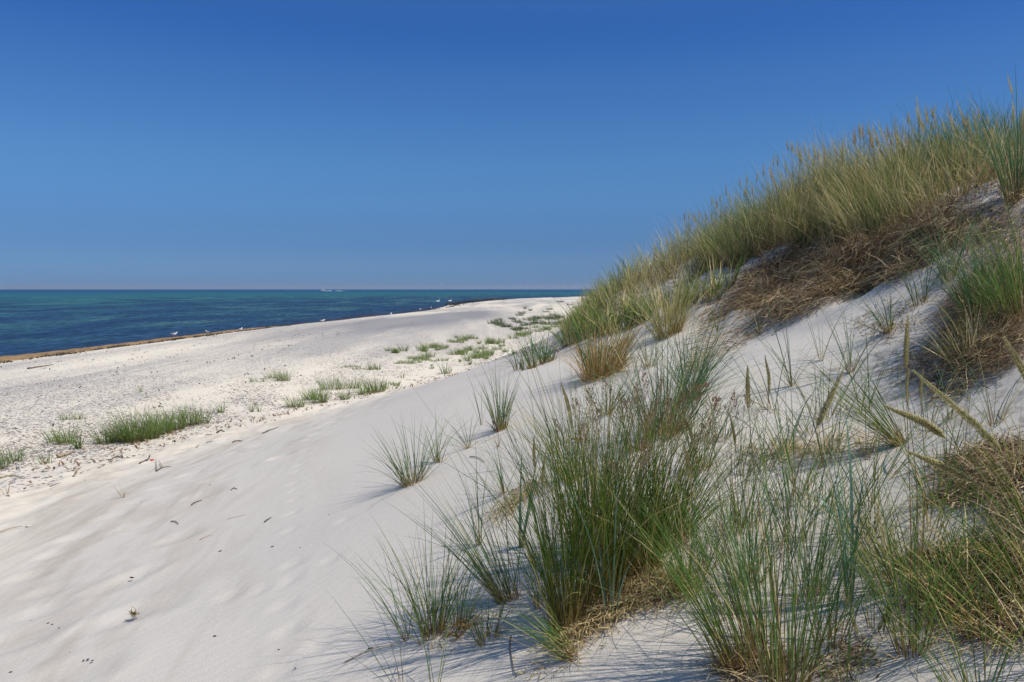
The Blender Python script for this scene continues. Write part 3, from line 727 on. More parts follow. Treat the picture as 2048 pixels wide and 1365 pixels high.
tuft(2030, 950, 160, 30, .5, (-.1, 0), OLIVE, 'straggly tuft on brown litter at the right edge', spread=.06, dry=30)

for (a_) in [(1545,820,190,12,.5,(-.25,0),BLUE,'loose arching blades on bare slope left below the mid slope pair'),(1650,840,200,14,.5,(.1,0),BLUE,'loose arching blades between mid slope pair and flattened straw'),
    (1720,830,210,12,.45,(-.2,0),GREEN,'thin arching blades right below the right mid slope tuft'),(1860,870,190,14,.5,(.1,0),BLUE,'thin blades right of the flat blown tuft'),
    (1620,870,160,12,.55,(-.4,0),GREEN,'low blades leaning left over the flattened straw'),(1760,960,230,16,.45,(.15,0),BLUE,'long loose blades right of the red stemmed blades'),
    (1690,1060,240,16,.45,(-.1,0),GREEN,'long loose blades left of the open tuft'),(1860,1060,240,18,.45,(-.1,0),GREEN,'long loose blades above the bushy wide tuft'),
    (1930,900,200,14,.45,(-.15,0),GREEN,'long thin blades on sand near the right edge litter'),(1580,1010,250,16,.4,(-.15,0),BLUE,'long thin blades left of the tall loose tuft'),
    (1480,960,220,12,.45,(.1,0),BLUE,'long thin blades right of the fine mid slope tuft'),(1950,690,150,18,.4,(-.2,0),GREEN,'green blades in front of the dark tangle of roots'),
    (1565,905,170,22,.4,(-.2,0),BLUE,'loose tuft of arching blades left above the fallen straw'),(1600,990,240,26,.3,(.1,0),GREEN,'tall loose tuft in front of the left end of fallen straw'),
    (1655,930,200,20,.35,(-.1,0),BLUE,'slim tuft growing through the fallen straw'),(1500,1170,260,60,.24,(0,0),GREEN,'thick tuft right behind the large left leaning front tuft'),
    (1620,1200,330,46,.2,(.03,0),BLUE,'tall tuft between tallest front tuft and broad blue leaves'),(1750,1260,230,26,.3,(.05,0),GREEN,'loose tuft between broad leaves and tall brown seed head'),
    (1740,1075,210,36,.35,(-.05,0),GREEN,'open tuft left of the bushy olive straw tuft'),(1900,1210,220,40,.42,(-.2,0),OLIVE,'straggling tuft left of the largest lower right bush'),
    (1885,930,150,18,.4,(-.1,0),GREEN,'few green blades above the brown stems at right'),(1400,940,200,50,.35,(.0,0),BLUE,'fine tuft touching the back right side of central bunch'),
    (1140,960,180,50,.35,(-.1,0),DEEP,'wispy tuft at the upper left shoulder of central bunch'),(1275,900,170,50,.4,(0,0),BLUE,'wispy tuft directly behind the centre of the central bunch'),
    (1380,800,190,90,.4,(.05,0),BLUE,'dense blue green tuft at the right back of the central bunch'),(1395,745,95,18,.4,(-.05,0),BLUE,'thin tuft on sand left of the yellow straw bundle'),(1300,735,90,20,.4,(0,0),BLUE,'thin tuft on sand right of the rusty tuft'),
    (1430,668,80,10,.4,(0,0),GREEN,'few blades on sand under left end of the brown bank'),(1090,1130,240,30,.2,(-.15,0),BLUE,'tall thin tuft at left back of the central bunch'),
    (1840,610,120,30,.35,(-.1,0),BLUE,'green tuft between the two dark dead grass areas'),(1900,560,150,36,.3,(0,0),BLUE,'green tuft above the dark dead grass at right'),
    (1120,905,110,16,.4,(-.2,0),BLUE,'few drooping blades left of the wispy shoulder tuft'),(1440,1230,170,30,.35,(-.2,0),GREEN,'low tuft at the left foot of the large leaning front tuft')]:
    tuft(*a_, spread=.05, dry=int(a_[3] * .25))
for (lb, bx_, by_, st_) in [('reddish stalk with loose brown panicle at the left of the pale sand', 1500, 960, ((1495,790),(1500,850),[(1500,900)],3.8,'loose',.07)),
    ('reddish stalk with loose brown panicle beside the pale sand, shorter', 1440, 960, ((1420,840),(1425,890),[(1432,920)],3.8,'loose',.06)),
    ('stalk with dark purple panicle nodding right over pale sand', 1405, 980, ((1412,770),(1385,800),[(1385,880)],3.9,'loose',.06)),
    ('brown panicle stalk rising above the left half of central bunch', 1170, 1120, ((1165,850),(1168,900),[(1170,1000)],3.9,'loose',.07)),
    ('brown panicle stalk nodding left over the central bunch', 1215, 1120, ((1150,880),(1185,900),[(1210,1000)],3.9,'loose',.07)),
    ('upright brown panicle stalk at the top centre of central bunch', 1250, 1120, ((1255,800),(1252,860),[(1250,1000)],3.9,'loose',.08)),
    ('second upright brown panicle at top centre of central bunch', 1270, 1130, ((1300,830),(1290,880),[(1280,1000)],3.85,'loose',.08)),
    ('brown panicle stalk nodding right over the central bunch', 1320, 1110, ((1365,850),(1340,890),[(1325,1000)],3.9,'loose',.07)),
    ('tallest brown panicle stalk behind the central bunch', 1330, 1080, ((1325,760),(1325,830),[(1328,980)],4.1,'loose',.08)),
    ('faded brown panicle stalk between the bunch and pale sand', 1370, 1090, ((1395,870),(1385,920),[(1375,1000)],4.0,'loose',.07)),
    ('low brown panicle stalk in the heart of central bunch', 1240, 1160, ((1225,930),(1232,970),[(1238,1060)],3.6,'loose',.07)),
    ('stalk with buff panicle in front of the central bunch', 1275, 1180, ((1300,890),(1280,950),[(1275,1060)],3.3,'loose',.07)),
    ('leaning stalk with slim brown head over the left sand', 1100, 1180, ((1092,900),(1085,960),[(1090,1060)],3.4,'pale',.004)),
    ('pale stalk with thin head left of large leaning tuft', 1390, 1200, ((1365,880),(1380,950),[(1388,1080)],3.2,'pale',.006))]:
    p = hit1(bx_, by_); e = empty('grass_stalk', p); tag(e, lb, 'grass stalk', 'single grass stalks on the slope'); add_stalk(e, p, st_, np.random.default_rng(bx_))

rq = np.random.default_rng(66)
for (fx, fy) in [(1140,690),(1165,682),(1195,676),(1222,668),(1248,662),(1272,650),(1296,640),(1310,622),(1352,622),(1375,606),(1398,600),(1425,592),(1450,585),(1205,660),(1265,632),(1330,650),(1172,668),(1240,640)]:
    tuft(fx, fy, 62 + 20 * rq.random(), 36, .38, (-.06, 0), OLIVE if rq.random() < .5 else BEACH, 'small loose tuft fringing the foot of the ridge grass at its low end', spread=.10, w=.007, dry=14, group='small tufts fringing the low end of the ridge grass', seed=int(fx))

# ------------------------------------------------------------------ ridge grass (uncountable mass)
rg = np.random.default_rng(77)
parts = []
def ridge(n, xr, yr, depth, pal, L0, w, nseg=5, fr=0.0, tilt=.34, lean=(-.04, 0), mask=0, sd=0):
    m = n * 12; x = rg.uniform(xr[0], xr[1], m); y = rg.uniform(yr[0], yr[1], m); es = edge_s(x, y)
    ok = (es > fr) & (es < fr + depth * rg.random(m) ** .35); x, y, es = x[ok][:n], y[ok][:n], es[ok][:n]; n = len(x)
    # clump the scatter
    cx = x + .10 * rg.normal(0, 1, n); k = vnoise(x * 2.2, y * 2.2, 31) + .4 * vnoise(x * 5.1, y * 5.1, 33)
    keep = k > -.55 + .5 * rg.random(n) - .12
    keep &= (x / y > .064) | (y < 12)
    keep &= (es > .25 * vnoise(y * 1.7, y * .3, 41) + .12 * vnoise(y * 5, y, 42) - .05)
    if mask: keep &= (mask * (vnoise(x * 1.1, y * 1.1, 37) + .5 * vnoise(x * 3.0, y * 3.0, 38)) > -.28)
    x, y, k = x[keep], y[keep], k[keep]; n = len(x)
    lx = lean[0] + .38 * vnoise(x * 2.4, y * 2.4, 55 + sd) + .12 * vnoise(x * 7, y * 7, 56 + sd); ly = lean[1] + .38 * vnoise(x * 2.4, y * 2.4, 57 + sd)
    lean = (lx, ly)
    z = H(x, y) - .02
    hv = (1 + .20 * vnoise(x * .9, y * .9, 36) + .14 * vnoise(x * 2.7, y * 2.7, 39)) * np.interp(y, [7.5, 9, 10.5, 12], [.72, .80, .92, 1]) * np.where(y > 12, np.interp(x / y, [.064, .13, .22], [.36, .72, 1.0]), 1)
    L = L0 * np.clip(rg.normal(.85, .2, n), .3, 1.25) * hv
    return blades(np.stack([x, y, z], 1), rg.uniform(0, 2 * pi, n), np.abs(rg.normal(0, tilt, n)), L, w * rg.uniform(.7, 1.3, n), rg.uniform(.05, .75, n), pal, nseg, lean, rg, basefrac=.3)
RA, RB, RC = ((3.9, 8.0), (5.5, 9.4)), ((3.0, 7.5), (8.6, 14.5)), ((.5, 3.3), (12.2, 17.5))
parts.append(ridge(3600, *RA, 2.4, OLIVE, .78, .0065, mask=1))
parts.append(ridge(3000, *RA, 2.6, BLUE, .82, .006, mask=-1, sd=5))
parts.append(ridge(8500, *RB, 1.9, OLIVE, .92, .0075, mask=1))
parts.append(ridge(6000, *RB, 2.6, GREEN, .96, .0065, mask=-1, sd=5))
parts.append(ridge(2400, *RB, 2.6, BLUE, .98, .006, sd=9))
parts.append(ridge(2600, *RA, 1.2, STRAW, .55, .006, tilt=.7, sd=3))
parts.append(ridge(3600, *RB, 1.3, STRAW, .65, .006, tilt=.7, sd=3))
parts.append(ridge(5200, *RC, 2.6, OLIVE, .86, .0085, mask=1))
parts.append(ridge(4200, *RC, 2.8, BEACH, .86, .008, mask=-1, sd=5))
parts.append(ridge(1800, *RC, 1.2, STRAW, .6, .008, tilt=.6, sd=3))
parts.append(ridge(6000, (.8, 12.0), (5, 30), 14.0, OLIVE, .75, .011, fr=2.2))
V, F, Cc = join(parts)
o = mesh_obj('ridge_grass', V, F, M_LEAF, None, Cc)
tag(o, 'dense olive and green marram grass covering the dune ridge', 'grass', kind='stuff')
# farther dunes behind: coarse grass cover
n = 12000; y = rg.uniform(26, 200, n); x = .09 * y + 16 + rg.uniform(0, 40, n); k = vnoise(x * .4, y * .2, 51) > -.3; x, y = x[k], y[k]
V, F, Cc = blades(np.stack([x, y, H(x, y) - .02], 1), rg.uniform(0, 6.28, len(x)), np.abs(rg.normal(0, .35, len(x))), rg.uniform(.5, 1.0, len(x)), .03, .4, OLIVE, 3, r=rg)
tag(mesh_obj('back_dune_grass', V, F, M_LEAF, None, Cc), 'rough grass on the low dunes behind the ridge', 'grass', kind='stuff')

# seed stalks along the skyline
sk = [(1335,215,60),(1350,215,75),(1375,210,75),(1395,222,90),(1420,200,80),(1452,222,70),(1487,190,100),(1547,167,60),(1585,95,110),(1598,165,110),(1640,145,60),(1663,135,70),
      (1712,120,110),(1755,115,110),(1780,180,70),(1805,180,60),(1832,180,80),(1850,145,60),(1890,175,60),(1925,195,60),(1975,0,95),(1998,110,110),(2045,150,70),(1530,245,90),(1512,300,70),
      (1020,287,60),(1045,290,60),(1070,290,80),(1095,290,80),(1115,300,80),(1130,300,70),(1170,280,110),(1185,300,90),(1220,290,80),(1245,290,90),(1268,290,70),(1160,340,90),(970,345,60),
      (985,350,60),(925,380,70),(950,375,80),(850,432,60),(820,450,55),(760,475,60),(735,520,45),(700,530,50),(770,517,50),(600,600,45),(640,590,45),(670,600,45),(700,590,45),(580,600,40),
      (500,710,40),(520,712,40),(450,740,35),(340,850,45),(265,890,45),(205,900,50),(140,930,45),(150,945,40),(180,935,45),(1262,385,90),(1040,300,70),(1145,300,80),(1010,370,70),
      (1605,200,60),(1690,190,80),(1735,170,80),(1870,230,70),(1900,250,60),(1820,250,60),(1765,250,80),(1670,250,80),(1410,260,70),(1440,300,60),(1500,260,60),(1385,250,80),(900,420,60),(870,470,60)]
k2 = .463
dref = lambda px: float(np.interp(px, [1130, 1260, 1400, 1540, 1700, 2048], [14.2, 13.8, 13.3, 11.7, 9.8, 7.7]))
for _ in range(75):
    q = sk[rg.integers(0, 76)]; sk.append((q[0] + rg.uniform(-45, 45), q[1] + rg.uniform(5, 60), q[2] * rg.uniform(.75, 1.05)))
for i, (zx, zy, ln) in enumerate(sk):
    px, py = 1100 + zx * k2, 150 + zy * k2
    d = dref(px) + rg.uniform(-.2, .5); tip = at(px, py - 4, d)
    lean = rg.normal(-.10, .10); hl = ln * k2 * d / FP * 1.12
    r = np.random.default_rng(900 + i)
    gx0 = tip[0] - lean * .8; bz0 = ground(gx0, d)
    base = np.array([gx0, d, bz0])
    e = empty('flowering_grass_stalk', base)
    right = px > 1690
    tag(e, 'pale seed headed marram stalk on the skyline of the ' + ('higher right part of ridge' if right else ('middle part of ridge' if px > 1440 else 'far low end of ridge')), 'grass stalk',
        'seed stalks along the ' + ('high right skyline' if right else ('middle skyline' if px > 1440 else 'far low skyline')))
    T = tip - base; m1 = T * .5 + np.array([-lean * .12, 0, .05])
    ph = bez([np.zeros(3), m1, T], 20)
    tot = np.linalg.norm(T); kk = max(3, min(16, int(20 * (1 - hl / tot))))
    V, F = tube(ph[:kk + 2], .0018, 4)
    cc = np.tile(np.array([.24, .25, .12]), (len(V), 1))
    st = mesh_obj('stem', V, tube_faces(F), M_VC, e, cc)
    V, F, Cc = spike(bez(ph[kk:], 8) if len(ph[kk:]) > 2 else ph[kk - 1:], .022, 420, *(HEADC if r.random() < .7 else HEADP), r, .24)
    mesh_obj('seed_head', V, F, M_HEAD, st, Cc, smooth=False)

# ------------------------------------------------------------------ dead grass mats
def in_poly(px, py, poly):
    c = np.zeros(px.shape, bool); j = len(poly) - 1
    for i in range(len(poly)):
        xi, yi = poly[i]; xj, yj = poly[j]
        c ^= ((yi > py) != (yj > py)) & (px < (xj - xi) * (py - yi) / (yj - yi + 1e-9) + xi); j = i
    return c
def mat_(poly, n, L, label, pal=THATCH, down=.5, w=.0060, lift=.12, name='dead_grass_mat', seed=0, rise=.42, ncl=24):
    r = np.random.default_rng(300 + seed)
    xs_ = [p[0] for p in poly]; ys_ = [p[1] for p in poly]
    m = 900; qx = r.uniform(min(xs_), max(xs_), m * 3); qy = r.uniform(min(ys_), max(ys_), m * 3)
    k = in_poly(qx, qy, poly); qx, qy = qx[k][:m], qy[k][:m]
    P0 = hit(qx, qy)
    med = np.median(P0[:, 1]); P0 = P0[np.abs(P0[:, 1] - med) < max(1.5, med * .3)]
    # gather in overlapping clumps that hang downslope
    cl = P0[r.integers(0, len(P0), ncl)]
    i = r.integers(0, len(P0), n); B = P0[i].copy()
    j = r.integers(0, ncl, n); f = (r.random(n) < .55)
    B[f, :2] = cl[j[f], :2] + r.normal(0, .10 * (med / 7), (f.sum(), 2))
    B[:, :2] += r.normal(0, .03, (n, 2))
    gxp = (H(B[:, 0] + .1, B[:, 1]) - H(B[:, 0] - .1, B[:, 1])) / .2; gyp = (H(B[:, 0], B[:, 1] + .1) - H(B[:, 0], B[:, 1] - .1)) / .2
    B[:, 2] = H(B[:, 0], B[:, 1]) + lift * r.random(n) ** 1.6
    az0 = np.arctan2(-gyp, -gxp); az = np.where(r.random(n) < down, az0 + r.normal(0, .5, n), r.uniform(0, 2 * pi, n))
    slope = np.arctan(np.hypot(gxp, gyp)) * np.cos(az - az0)
    tilt = pi / 2 + slope - np.abs(r.normal(0, rise, n)) - .05
    V, F, Cc = blades(B, az, tilt, L * r.uniform(.3, 1.3, n), w * r.uniform(.5, 1.3, n), r.uniform(.0, 1.0, n), pal, 5, r=r, basefrac=.1, sag=.6, twist=r.uniform(0, 3.1, n))
    V = V.copy(); hz = H(V[:, 0], V[:, 1]) + .003; V[:, 2] = np.maximum(V[:, 2], hz + .012 * r.random(len(V)))
    V += np.repeat(r.normal(0, .006, (len(V) // 2, 3)), 2, axis=0)
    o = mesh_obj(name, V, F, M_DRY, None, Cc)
    if name.endswith('litter'): tag(o, label, 'litter', kind='stuff')
    else: tag(o, label, 'dead grass', 'dead grass mats on the dune face')
    return o
mat_([(1470,600),(1500,545),(1600,500),(1690,490),(1720,530),(1690,565),(1600,575),(1560,615),(1480,630)], 7500, .30, 'brown dead grass bank under the middle of the ridge', seed=1)
mat_([(1690,505),(1800,455),(1900,430),(1930,470),(1880,530),(1790,565),(1700,585),(1610,635),(1570,635),(1620,580)], 9000, .28, 'largest brown bank of dead grass below the high ridge', seed=2)
mat_([(1900,430),(2060,380),(2060,480),(1960,520),(1880,560)], 1300, .22, 'brown dead grass on the crest at the right edge', seed=3)
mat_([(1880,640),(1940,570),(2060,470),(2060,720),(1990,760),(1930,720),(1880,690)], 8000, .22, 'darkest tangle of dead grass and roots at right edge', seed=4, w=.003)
mat_([(1790,730),(1850,690),(1960,760),(1940,800),(1860,790)], 700, .14, 'loose brown root scraps under the dark tangle', seed=5, lift=.02, name='root_litter')
mat_([(1890,930),(1960,895),(2060,880),(2060,1060),(1960,1010),(1900,1000)], 2300, .13, 'brown matted stems on sand at the right edge', seed=6, lift=.04)
mat_([(1840,1120),(1960,1080),(2060,1100),(2060,1300),(1930,1260),(1850,1220)], 1900, .11, 'curly grey brown litter under the lower right bushes', seed=7, lift=.03)
mat_([(1375,722),(1430,700),(1440,708),(1400,732)], 160, .13, 'small bundle of yellow straw lying on open slope', pal=STRAW, seed=8, lift=.03, name='straw_bundle', down=.9, ncl=3)
mat_([(985,1042),(1010,1010),(1080,958),(1100,960),(1050,1005),(1000,1045)], 420, .07, 'low ridge of fallen straw left of central bunch', pal=STRAW, seed=9, lift=.03, name='straw_litter', ncl=6)
mat_([(1480,905),(1560,890),(1740,868),(1750,905),(1600,925),(1490,920)], 380, .17, 'flattened straw blades fallen across mid slope', pal=STRAW, seed=10, lift=.03, name='straw_litter', down=.3)
mat_([(1420,640),(1500,600),(1560,640),(1500,690),(1400,740),(1380,720)], 500, .24, 'long dead leaves trailing down the sand below the bank', seed=11, lift=.02, down=.95, rise=.05)
mat_([(1400,610),(1440,590),(1470,610),(1420,650)], 300, .2, 'dead leaves trailing left of the brown bank', seed=12, name='leaf_litter', lift=.02, down=.95, rise=.05)
mat_([(1120,1270),(1230,1190),(1330,1140),(1360,1190),(1240,1230),(1140,1290)], 1500, .13, 'straw litter around the feet of the central bunch', pal=STRAW, seed=13, lift=.05)
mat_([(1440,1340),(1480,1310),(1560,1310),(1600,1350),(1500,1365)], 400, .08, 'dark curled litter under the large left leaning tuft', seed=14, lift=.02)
mat_([(1640,1300),(1740,1290),(1760,1330),(1640,1370)], 160, .08, 'thin scatter of rootlets on sand near bottom edge', seed=15, lift=.01, name='root_litter')
mat_([(1180,690),(1260,690),(1250,760),(1180,765)], 900, .16, 'rusty dead leaves round the base of the rusty tuft', pal=RUST, seed=16, lift=.05)
mat_([(1700,640),(1790,610),(1850,640),(1760,690)], 260, .12, 'sparse dead scraps on sand right of the largest bank', seed=17, lift=.01, name='root_litter')
mat_([(900,1265),(940,1230),(960,1250),(910,1280)], 120, .05, 'reddish curled dead leaves between the fan tuft and short tuft', pal=RUST, seed=18, lift=.02, name='straw_litter', ncl=4)
mat_([(1080,1290),(1180,1330),(1130,1350),(1060,1370),(1040,1350)], 60, .12, 'thin pale rootlets trailing from the flat lying tuft', pal=STRAW, seed=19, lift=.01, name='root_litter', ncl=5, w=.002)
# little green leafy weeds in the ridge grass
def leafy(px, py, s, label, seed):
    p = hit1(px, py); r = np.random.default_rng(seed); e = empty('leafy_weed', p + np.array([0, 0, .05])); tag(e, label, 'weed', 'leafy weeds in the ridge grass')
    n = 26; a = r.uniform(0, 6.28, n); B = r.normal(0, s * .5, (n, 3)); B[:, 2] = np.abs(B[:, 2]) + .05
    V, F, Cc = blades(B, a, r.uniform(.6, 1.3, n), .05, .026, .5, dict(a=(.05, .15, .03), b=(.09, .22, .05), base=(.06, .15, .03), red=(.06, .12, .03), dry=(.1, .2, .04), pdry=0), 4, r=r)
    mesh_obj('leaves', V, F, M_LEAF, e, Cc)
    V, F = tube(np.array([[0, 0, -.06], [0.01, 0, .05], [0, .01, .1]]), .003, 5); mesh_obj('stem', V, tube_faces(F), M_TWIG, e)
leafy(1605, 500, .07, 'bright green leafy weed above the middle brown bank', 1)
leafy(1645, 470, .06, 'bright green leafy weed hidden inside the ridge grass', 2)
leafy(1490, 520, .06, 'bright green leafy weed at left end of the brown bank', 3)

# ------------------------------------------------------------------ grass on the beach
BG = 'grass tufts on the pebbly beach'
def btuft(px, py, hpx, n, label, wpx=14, pal=BEACH, group=BG, fan=.3):
    p = hit1(px, py); d = p[1]; r = np.random.default_rng(int(px * 3 + py * 5))
    L = hpx * d / FP * 1.15; sp = wpx * .5 * d / FP
    V, F, Cc = tuft_mesh(int(n * 1.35), L * 1.12, sp * 1.1, fan * 1.25, (-.08, 0), pal, .0055 + .00026 * d, .45, r, nseg=4, basefrac=.1)
    V = V.copy(); 
    o = mesh_obj('beach_grass_tuft', V, F, M_LEAF, None, Cc, loc=p); tag(o, label, 'grass tuft', group)
for (px, py, h, n, w_, lb) in [
    (212,888,42,90,34,'left end tuft of the large green clump at the dune foot'),(240,884,48,110,34,'second tuft from left in the large green clump'),
    (268,884,62,230,40,'thickest darkest tuft in the middle of the large green clump'),(300,878,52,160,34,'tuft right of the thickest one in the large green clump'),
    (326,868,50,150,34,'tall tuft in right half of the large green clump'),(352,860,46,120,30,'narrow tuft in right half of the large green clump'),
    (378,852,44,80,26,'second tuft from right end of the large green clump'),(404,848,34,60,26,'right end tuft of the large green clump at dune foot'),
    (112,886,30,50,34,'left thin tuft of the small patch left of the large clump'),(134,888,38,80,34,'fuller right tuft of the small patch left of the large clump'),
    (158,898,36,40,10,'narrow dark tuft in front of the small patch, left of large clump'),(22,925,36,70,44,'thin tuft at the left edge of the photo on pebbles'),
    (4,938,34,40,20,'sparse tuft cut by the left edge above the drift line'),(92,928,26,26,22,'wispy tuft by the pale driftwood at left'),
    (132,840,17,30,22,'left one of two short tufts above the small patch'),(157,840,18,30,20,'right one of two short tufts above the small patch'),
    (443,826,24,34,14,'lone small tuft right of the large green clump'),(504,824,18,14,6,'left of two tiny sprigs on pebbles'),(519,824,20,14,6,'right of two tiny sprigs on pebbles'),
    (282,784,14,12,6,'faint tiny sprig far out on the pebbly beach'),(292,796,10,12,10,'faint flat sprig far out on the pebbly beach'),
    (568,762,24,90,24,'dark clump at the right end of the isolated beach patch'),(545,758,18,50,26,'pale middle tuft of the isolated beach patch'),(515,764,11,34,30,'low left tail of the isolated beach patch'),
    (592,815,26,90,30,'left end tuft of the broad patch at dune foot'),(622,800,26,90,30,'second tuft of the broad patch at dune foot'),(640,806,34,90,26,'front tuft of the broad patch at dune foot'),
    (660,780,28,80,40,'back tuft of the broad patch at dune foot'),(690,800,22,50,16,'small front tuft in middle of the broad patch'),(700,778,24,80,40,'wide back tuft in middle of the broad patch'),
    (728,790,24,60,20,'narrow tuft near right end of the broad patch'),(752,785,34,130,34,'dense right end tuft of the broad patch at dune foot'),(771,779,18,30,14,'thin outlier at right end of the broad patch'),
    (742,740,15,40,12,'left of two dark tufts above the broad patch'),(757,740,14,34,10,'right of two dark tufts above the broad patch'),
    (805,757,16,14,8,'tiny sprig behind the broad patch'),(892,748,20,40,16,'lone tuft near the sand brow below the small green tufts')]:
    btuft(px, py, h, n, lb, w_)
rb = np.random.default_rng(44)
mids = [(795,707,14,10),(806,703,16,14),(842,702,15,16),(856,697,13,26),(872,695,11,22),(858,715,14,24),(840,722,8,40),(812,726,7,34),(912,710,14,26),(926,706,13,22),(942,702,12,24),(952,718,18,18),(966,716,20,20),
        (980,710,14,16),(905,685,9,22),(935,678,11,20),(925,683,8,20),(978,686,16,10),(992,688,14,12),(1006,686,14,10),(995,700,10,16),(1026,678,12,20),(1040,672,11,22),(1056,668,10,20),(1075,664,10,24),(1092,660,9,22),
        (885,722,7,22),(940,730,10,6),(790,770,9,18),(1012,705,10,10),(865,738,7,8),(1110,655,9,20),(700,735,5,40)]
mids += [(px + rb.uniform(-26, 26), py + rb.uniform(-7, 5), h * rb.uniform(.6, 1), w_ * rb.uniform(.5, .9)) for (px, py, h, w_) in mids] + [(px + rb.uniform(-20, 20), py + rb.uniform(-3, 5), h * .7, w_ * .6) for (px, py, h, w_) in mids[:20]]
for (px, py, h, w_) in mids:
    btuft(px + rb.uniform(-2, 2), py, h, int(18 + w_ * 2), 'small green tuft in the belt along the dune foot beyond the broad patch', w_, group='small tufts in the belt along the dune foot')
fars = [(985,648,7,18),(1000,650,12,14),(1010,655,8,20),(1040,647,6,16),(1062,640,6,26),(1085,638,6,34),(1105,640,7,26),(1120,636,6,20),(1075,648,6,24),(1096,650,7,20),(1118,650,9,22),(1130,645,8,18),(1052,652,7,18),(1030,660,8,16),
        (1050,659,7,20),(1002,642,6,6),(1043,628,6,10),(1038,632,5,14),(1062,622,5,5),(1049,618,5,4),(1098,620,4,12),(1092,625,4,10),(1138,611,3,10),(1120,605,3,14),(1150,617,3,10),(1115,634,6,10),(1026,640,5,6)]
DARKB = dict(BEACH); DARKB.update(a=(.035, .085, .04), b=(.07, .13, .05))
fars += [(px + rb.uniform(-14, 14), py + rb.uniform(-3, 3), h, w_) for (px, py, h, w_) in fars if py > 632]
for (px, py, h, w_) in fars:
    btuft(px + rb.uniform(-2, 2), py, h + 1.5, int(24 + w_ * 3.4), 'low dark plant patch on the far flat beach left of the ridge end', w_, pal=DARKB, group='low dark plants on the far flat beach', fan=.6)

# ------------------------------------------------------------------ pebbles (uncountable)
rp = np.random.default_rng(8)
n = 26000
px = rp.uniform(-60, 1080, n * 2); yb = np.interp(px, [0, 420, 750, 1050], [945, 850, 785, 705])
py = yb - rp.random(n * 2) ** 1.3 * np.interp(px, [0, 1050], [170, 60])
kp = vnoise(px * .01, py * .05, 61) + .5 * vnoise(px * .05, py * .2, 62) > -.3 + .0 * px
px, py = px[kp][:n], py[kp][:n]
PB = hit(px, py); m = (PB[:, 1] < 55); 
PB = PB[m]; n = len(PB)
PB[:, :2] += rp.normal(0, .1, (n, 2)); PB[:, 2] = H(PB[:, 0], PB[:, 1])
oct_ = np.array([(1, 0, 0), (.5, .8, .1), (-.5, .85, 0), (-1, .05, 0), (-.45, -.8, .05), (.55, -.8, 0), (0.05, 0, .8), (0, 0, -.5)], float)
sz = rp.lognormal(-4.25, .38, n); ax = rp.uniform(0, 2 * pi, n)
e1 = np.stack([np.cos(ax), np.sin(ax), 0 * ax], 1) * (sz * rp.uniform(1, 1.5, n))[:, None]; e2 = np.stack([-np.sin(ax), np.cos(ax), 0 * ax], 1) * sz[:, None]; e3 = np.stack([0 * ax, 0 * ax, sz * .6], 1)
V = (PB[:, None] + oct_[None, :, 0:1] * e1[:, None] + oct_[None, :, 1:2] * e2[:, None] + oct_[None, :, 2:3] * e3[:, None]).reshape(-1, 3)
tri = np.array([(0, 1, 6), (1, 2, 6), (2, 3, 6), (3, 4, 6), (4, 5, 6), (5, 0, 6), (1, 0, 7), (2, 1, 7), (3, 2, 7), (4, 3, 7), (5, 4, 7), (0, 5, 7)])
F = (tri[None] + (np.arange(n) * 8)[:, None, None]).reshape(-1, 3)
pc = np.array([(.13, .13, .14), (.24, .23, .23), (.36, .33, .30), (.50, .46, .42), (.30, .20, .15)])[rp.integers(0, 5, n)] * rp.uniform(.7, 1.2, (n, 1))
tag(mesh_obj('pebbles', V, F, M_VC, None, np.repeat(pc, 8, axis=0)), 'grey and brown pebbles strewn over the beach', 'pebbles', kind='stuff')

# ------------------------------------------------------------------ seaweed bank and wrack by the water
ry = np.linspace(22, 92, 160); vv = []; 
for i, y_ in enumerate(ry):
    sx0 = np.interp(y_, SH[:, 1], SH[:, 0]); wd = max(.05, np.interp(y_, [22, 45, 60, 78, 92], [4.8, 3.6, 2.5, 1.2, .1])) * (1 + .18 * float(vnoise(y_ * .35, 1.0, 71)))
    x0 = sx0 - 1.5 + .5 * float(vnoise(y_ * .2, 3.0, 72))
    for k, u in enumerate(np.linspace(0, 1, 9)):
        x_ = x0 + u * wd; zz = max(float(beach_z(np.array([x_]), np.array([y_]))[0]), 0) + -.0 + .02 + float(np.interp(y_, [60, 88], [.17, .02])) * math.sin(pi * u) ** .6 * (1 + .5 * float(vnoise(x_ * 3, y_ * 3, 73))) - (.14 if k in (0, 8) else 0) - float(np.interp(y_, [84, 92], [0, .12]))
        vv.append((x_, y_, zz))
idx = (np.arange(159)[:, None] * 9 + np.arange(8)[None]).ravel()
tag(mesh_obj('seaweed_bank', np.array(vv), np.stack([idx, idx + 1, idx + 10, idx + 9], 1), M_BANK), 'tan brown bank of washed up seaweed along the waterline', 'seaweed', kind='stuff')
def scraps(name, P0, size, pal, label, seed, per=5):
    r = np.random.default_rng(seed); n = len(P0) * per
    B = np.repeat(P0, per, axis=0) + r.normal(0, .12, (n, 3)) * np.array([.7, 2.2, 0]); B[:, 2] = np.maximum(H(B[:, 0], B[:, 1]), 0) + .015 * r.random(n)
    V, F, Cc = blades(B, r.uniform(0, 6.28, n), r.uniform(.5, 1.45, n), size * r.uniform(.5, 1.5, n), size * .45, .7, pal, 3, r=r)
    tag(mesh_obj(name, V, F, M_DRY, None, Cc), label, 'seaweed', kind='stuff')
WR = dict(a=(.04, .035, .03), b=(.10, .08, .055), base=(.06, .05, .04), red=(.05, .02, .03), dry=(.2, .16, .1), pdry=.15)
yy = rp.uniform(36, 230, 900); sx0 = np.interp(yy, SH[:, 1], SH[:, 0])
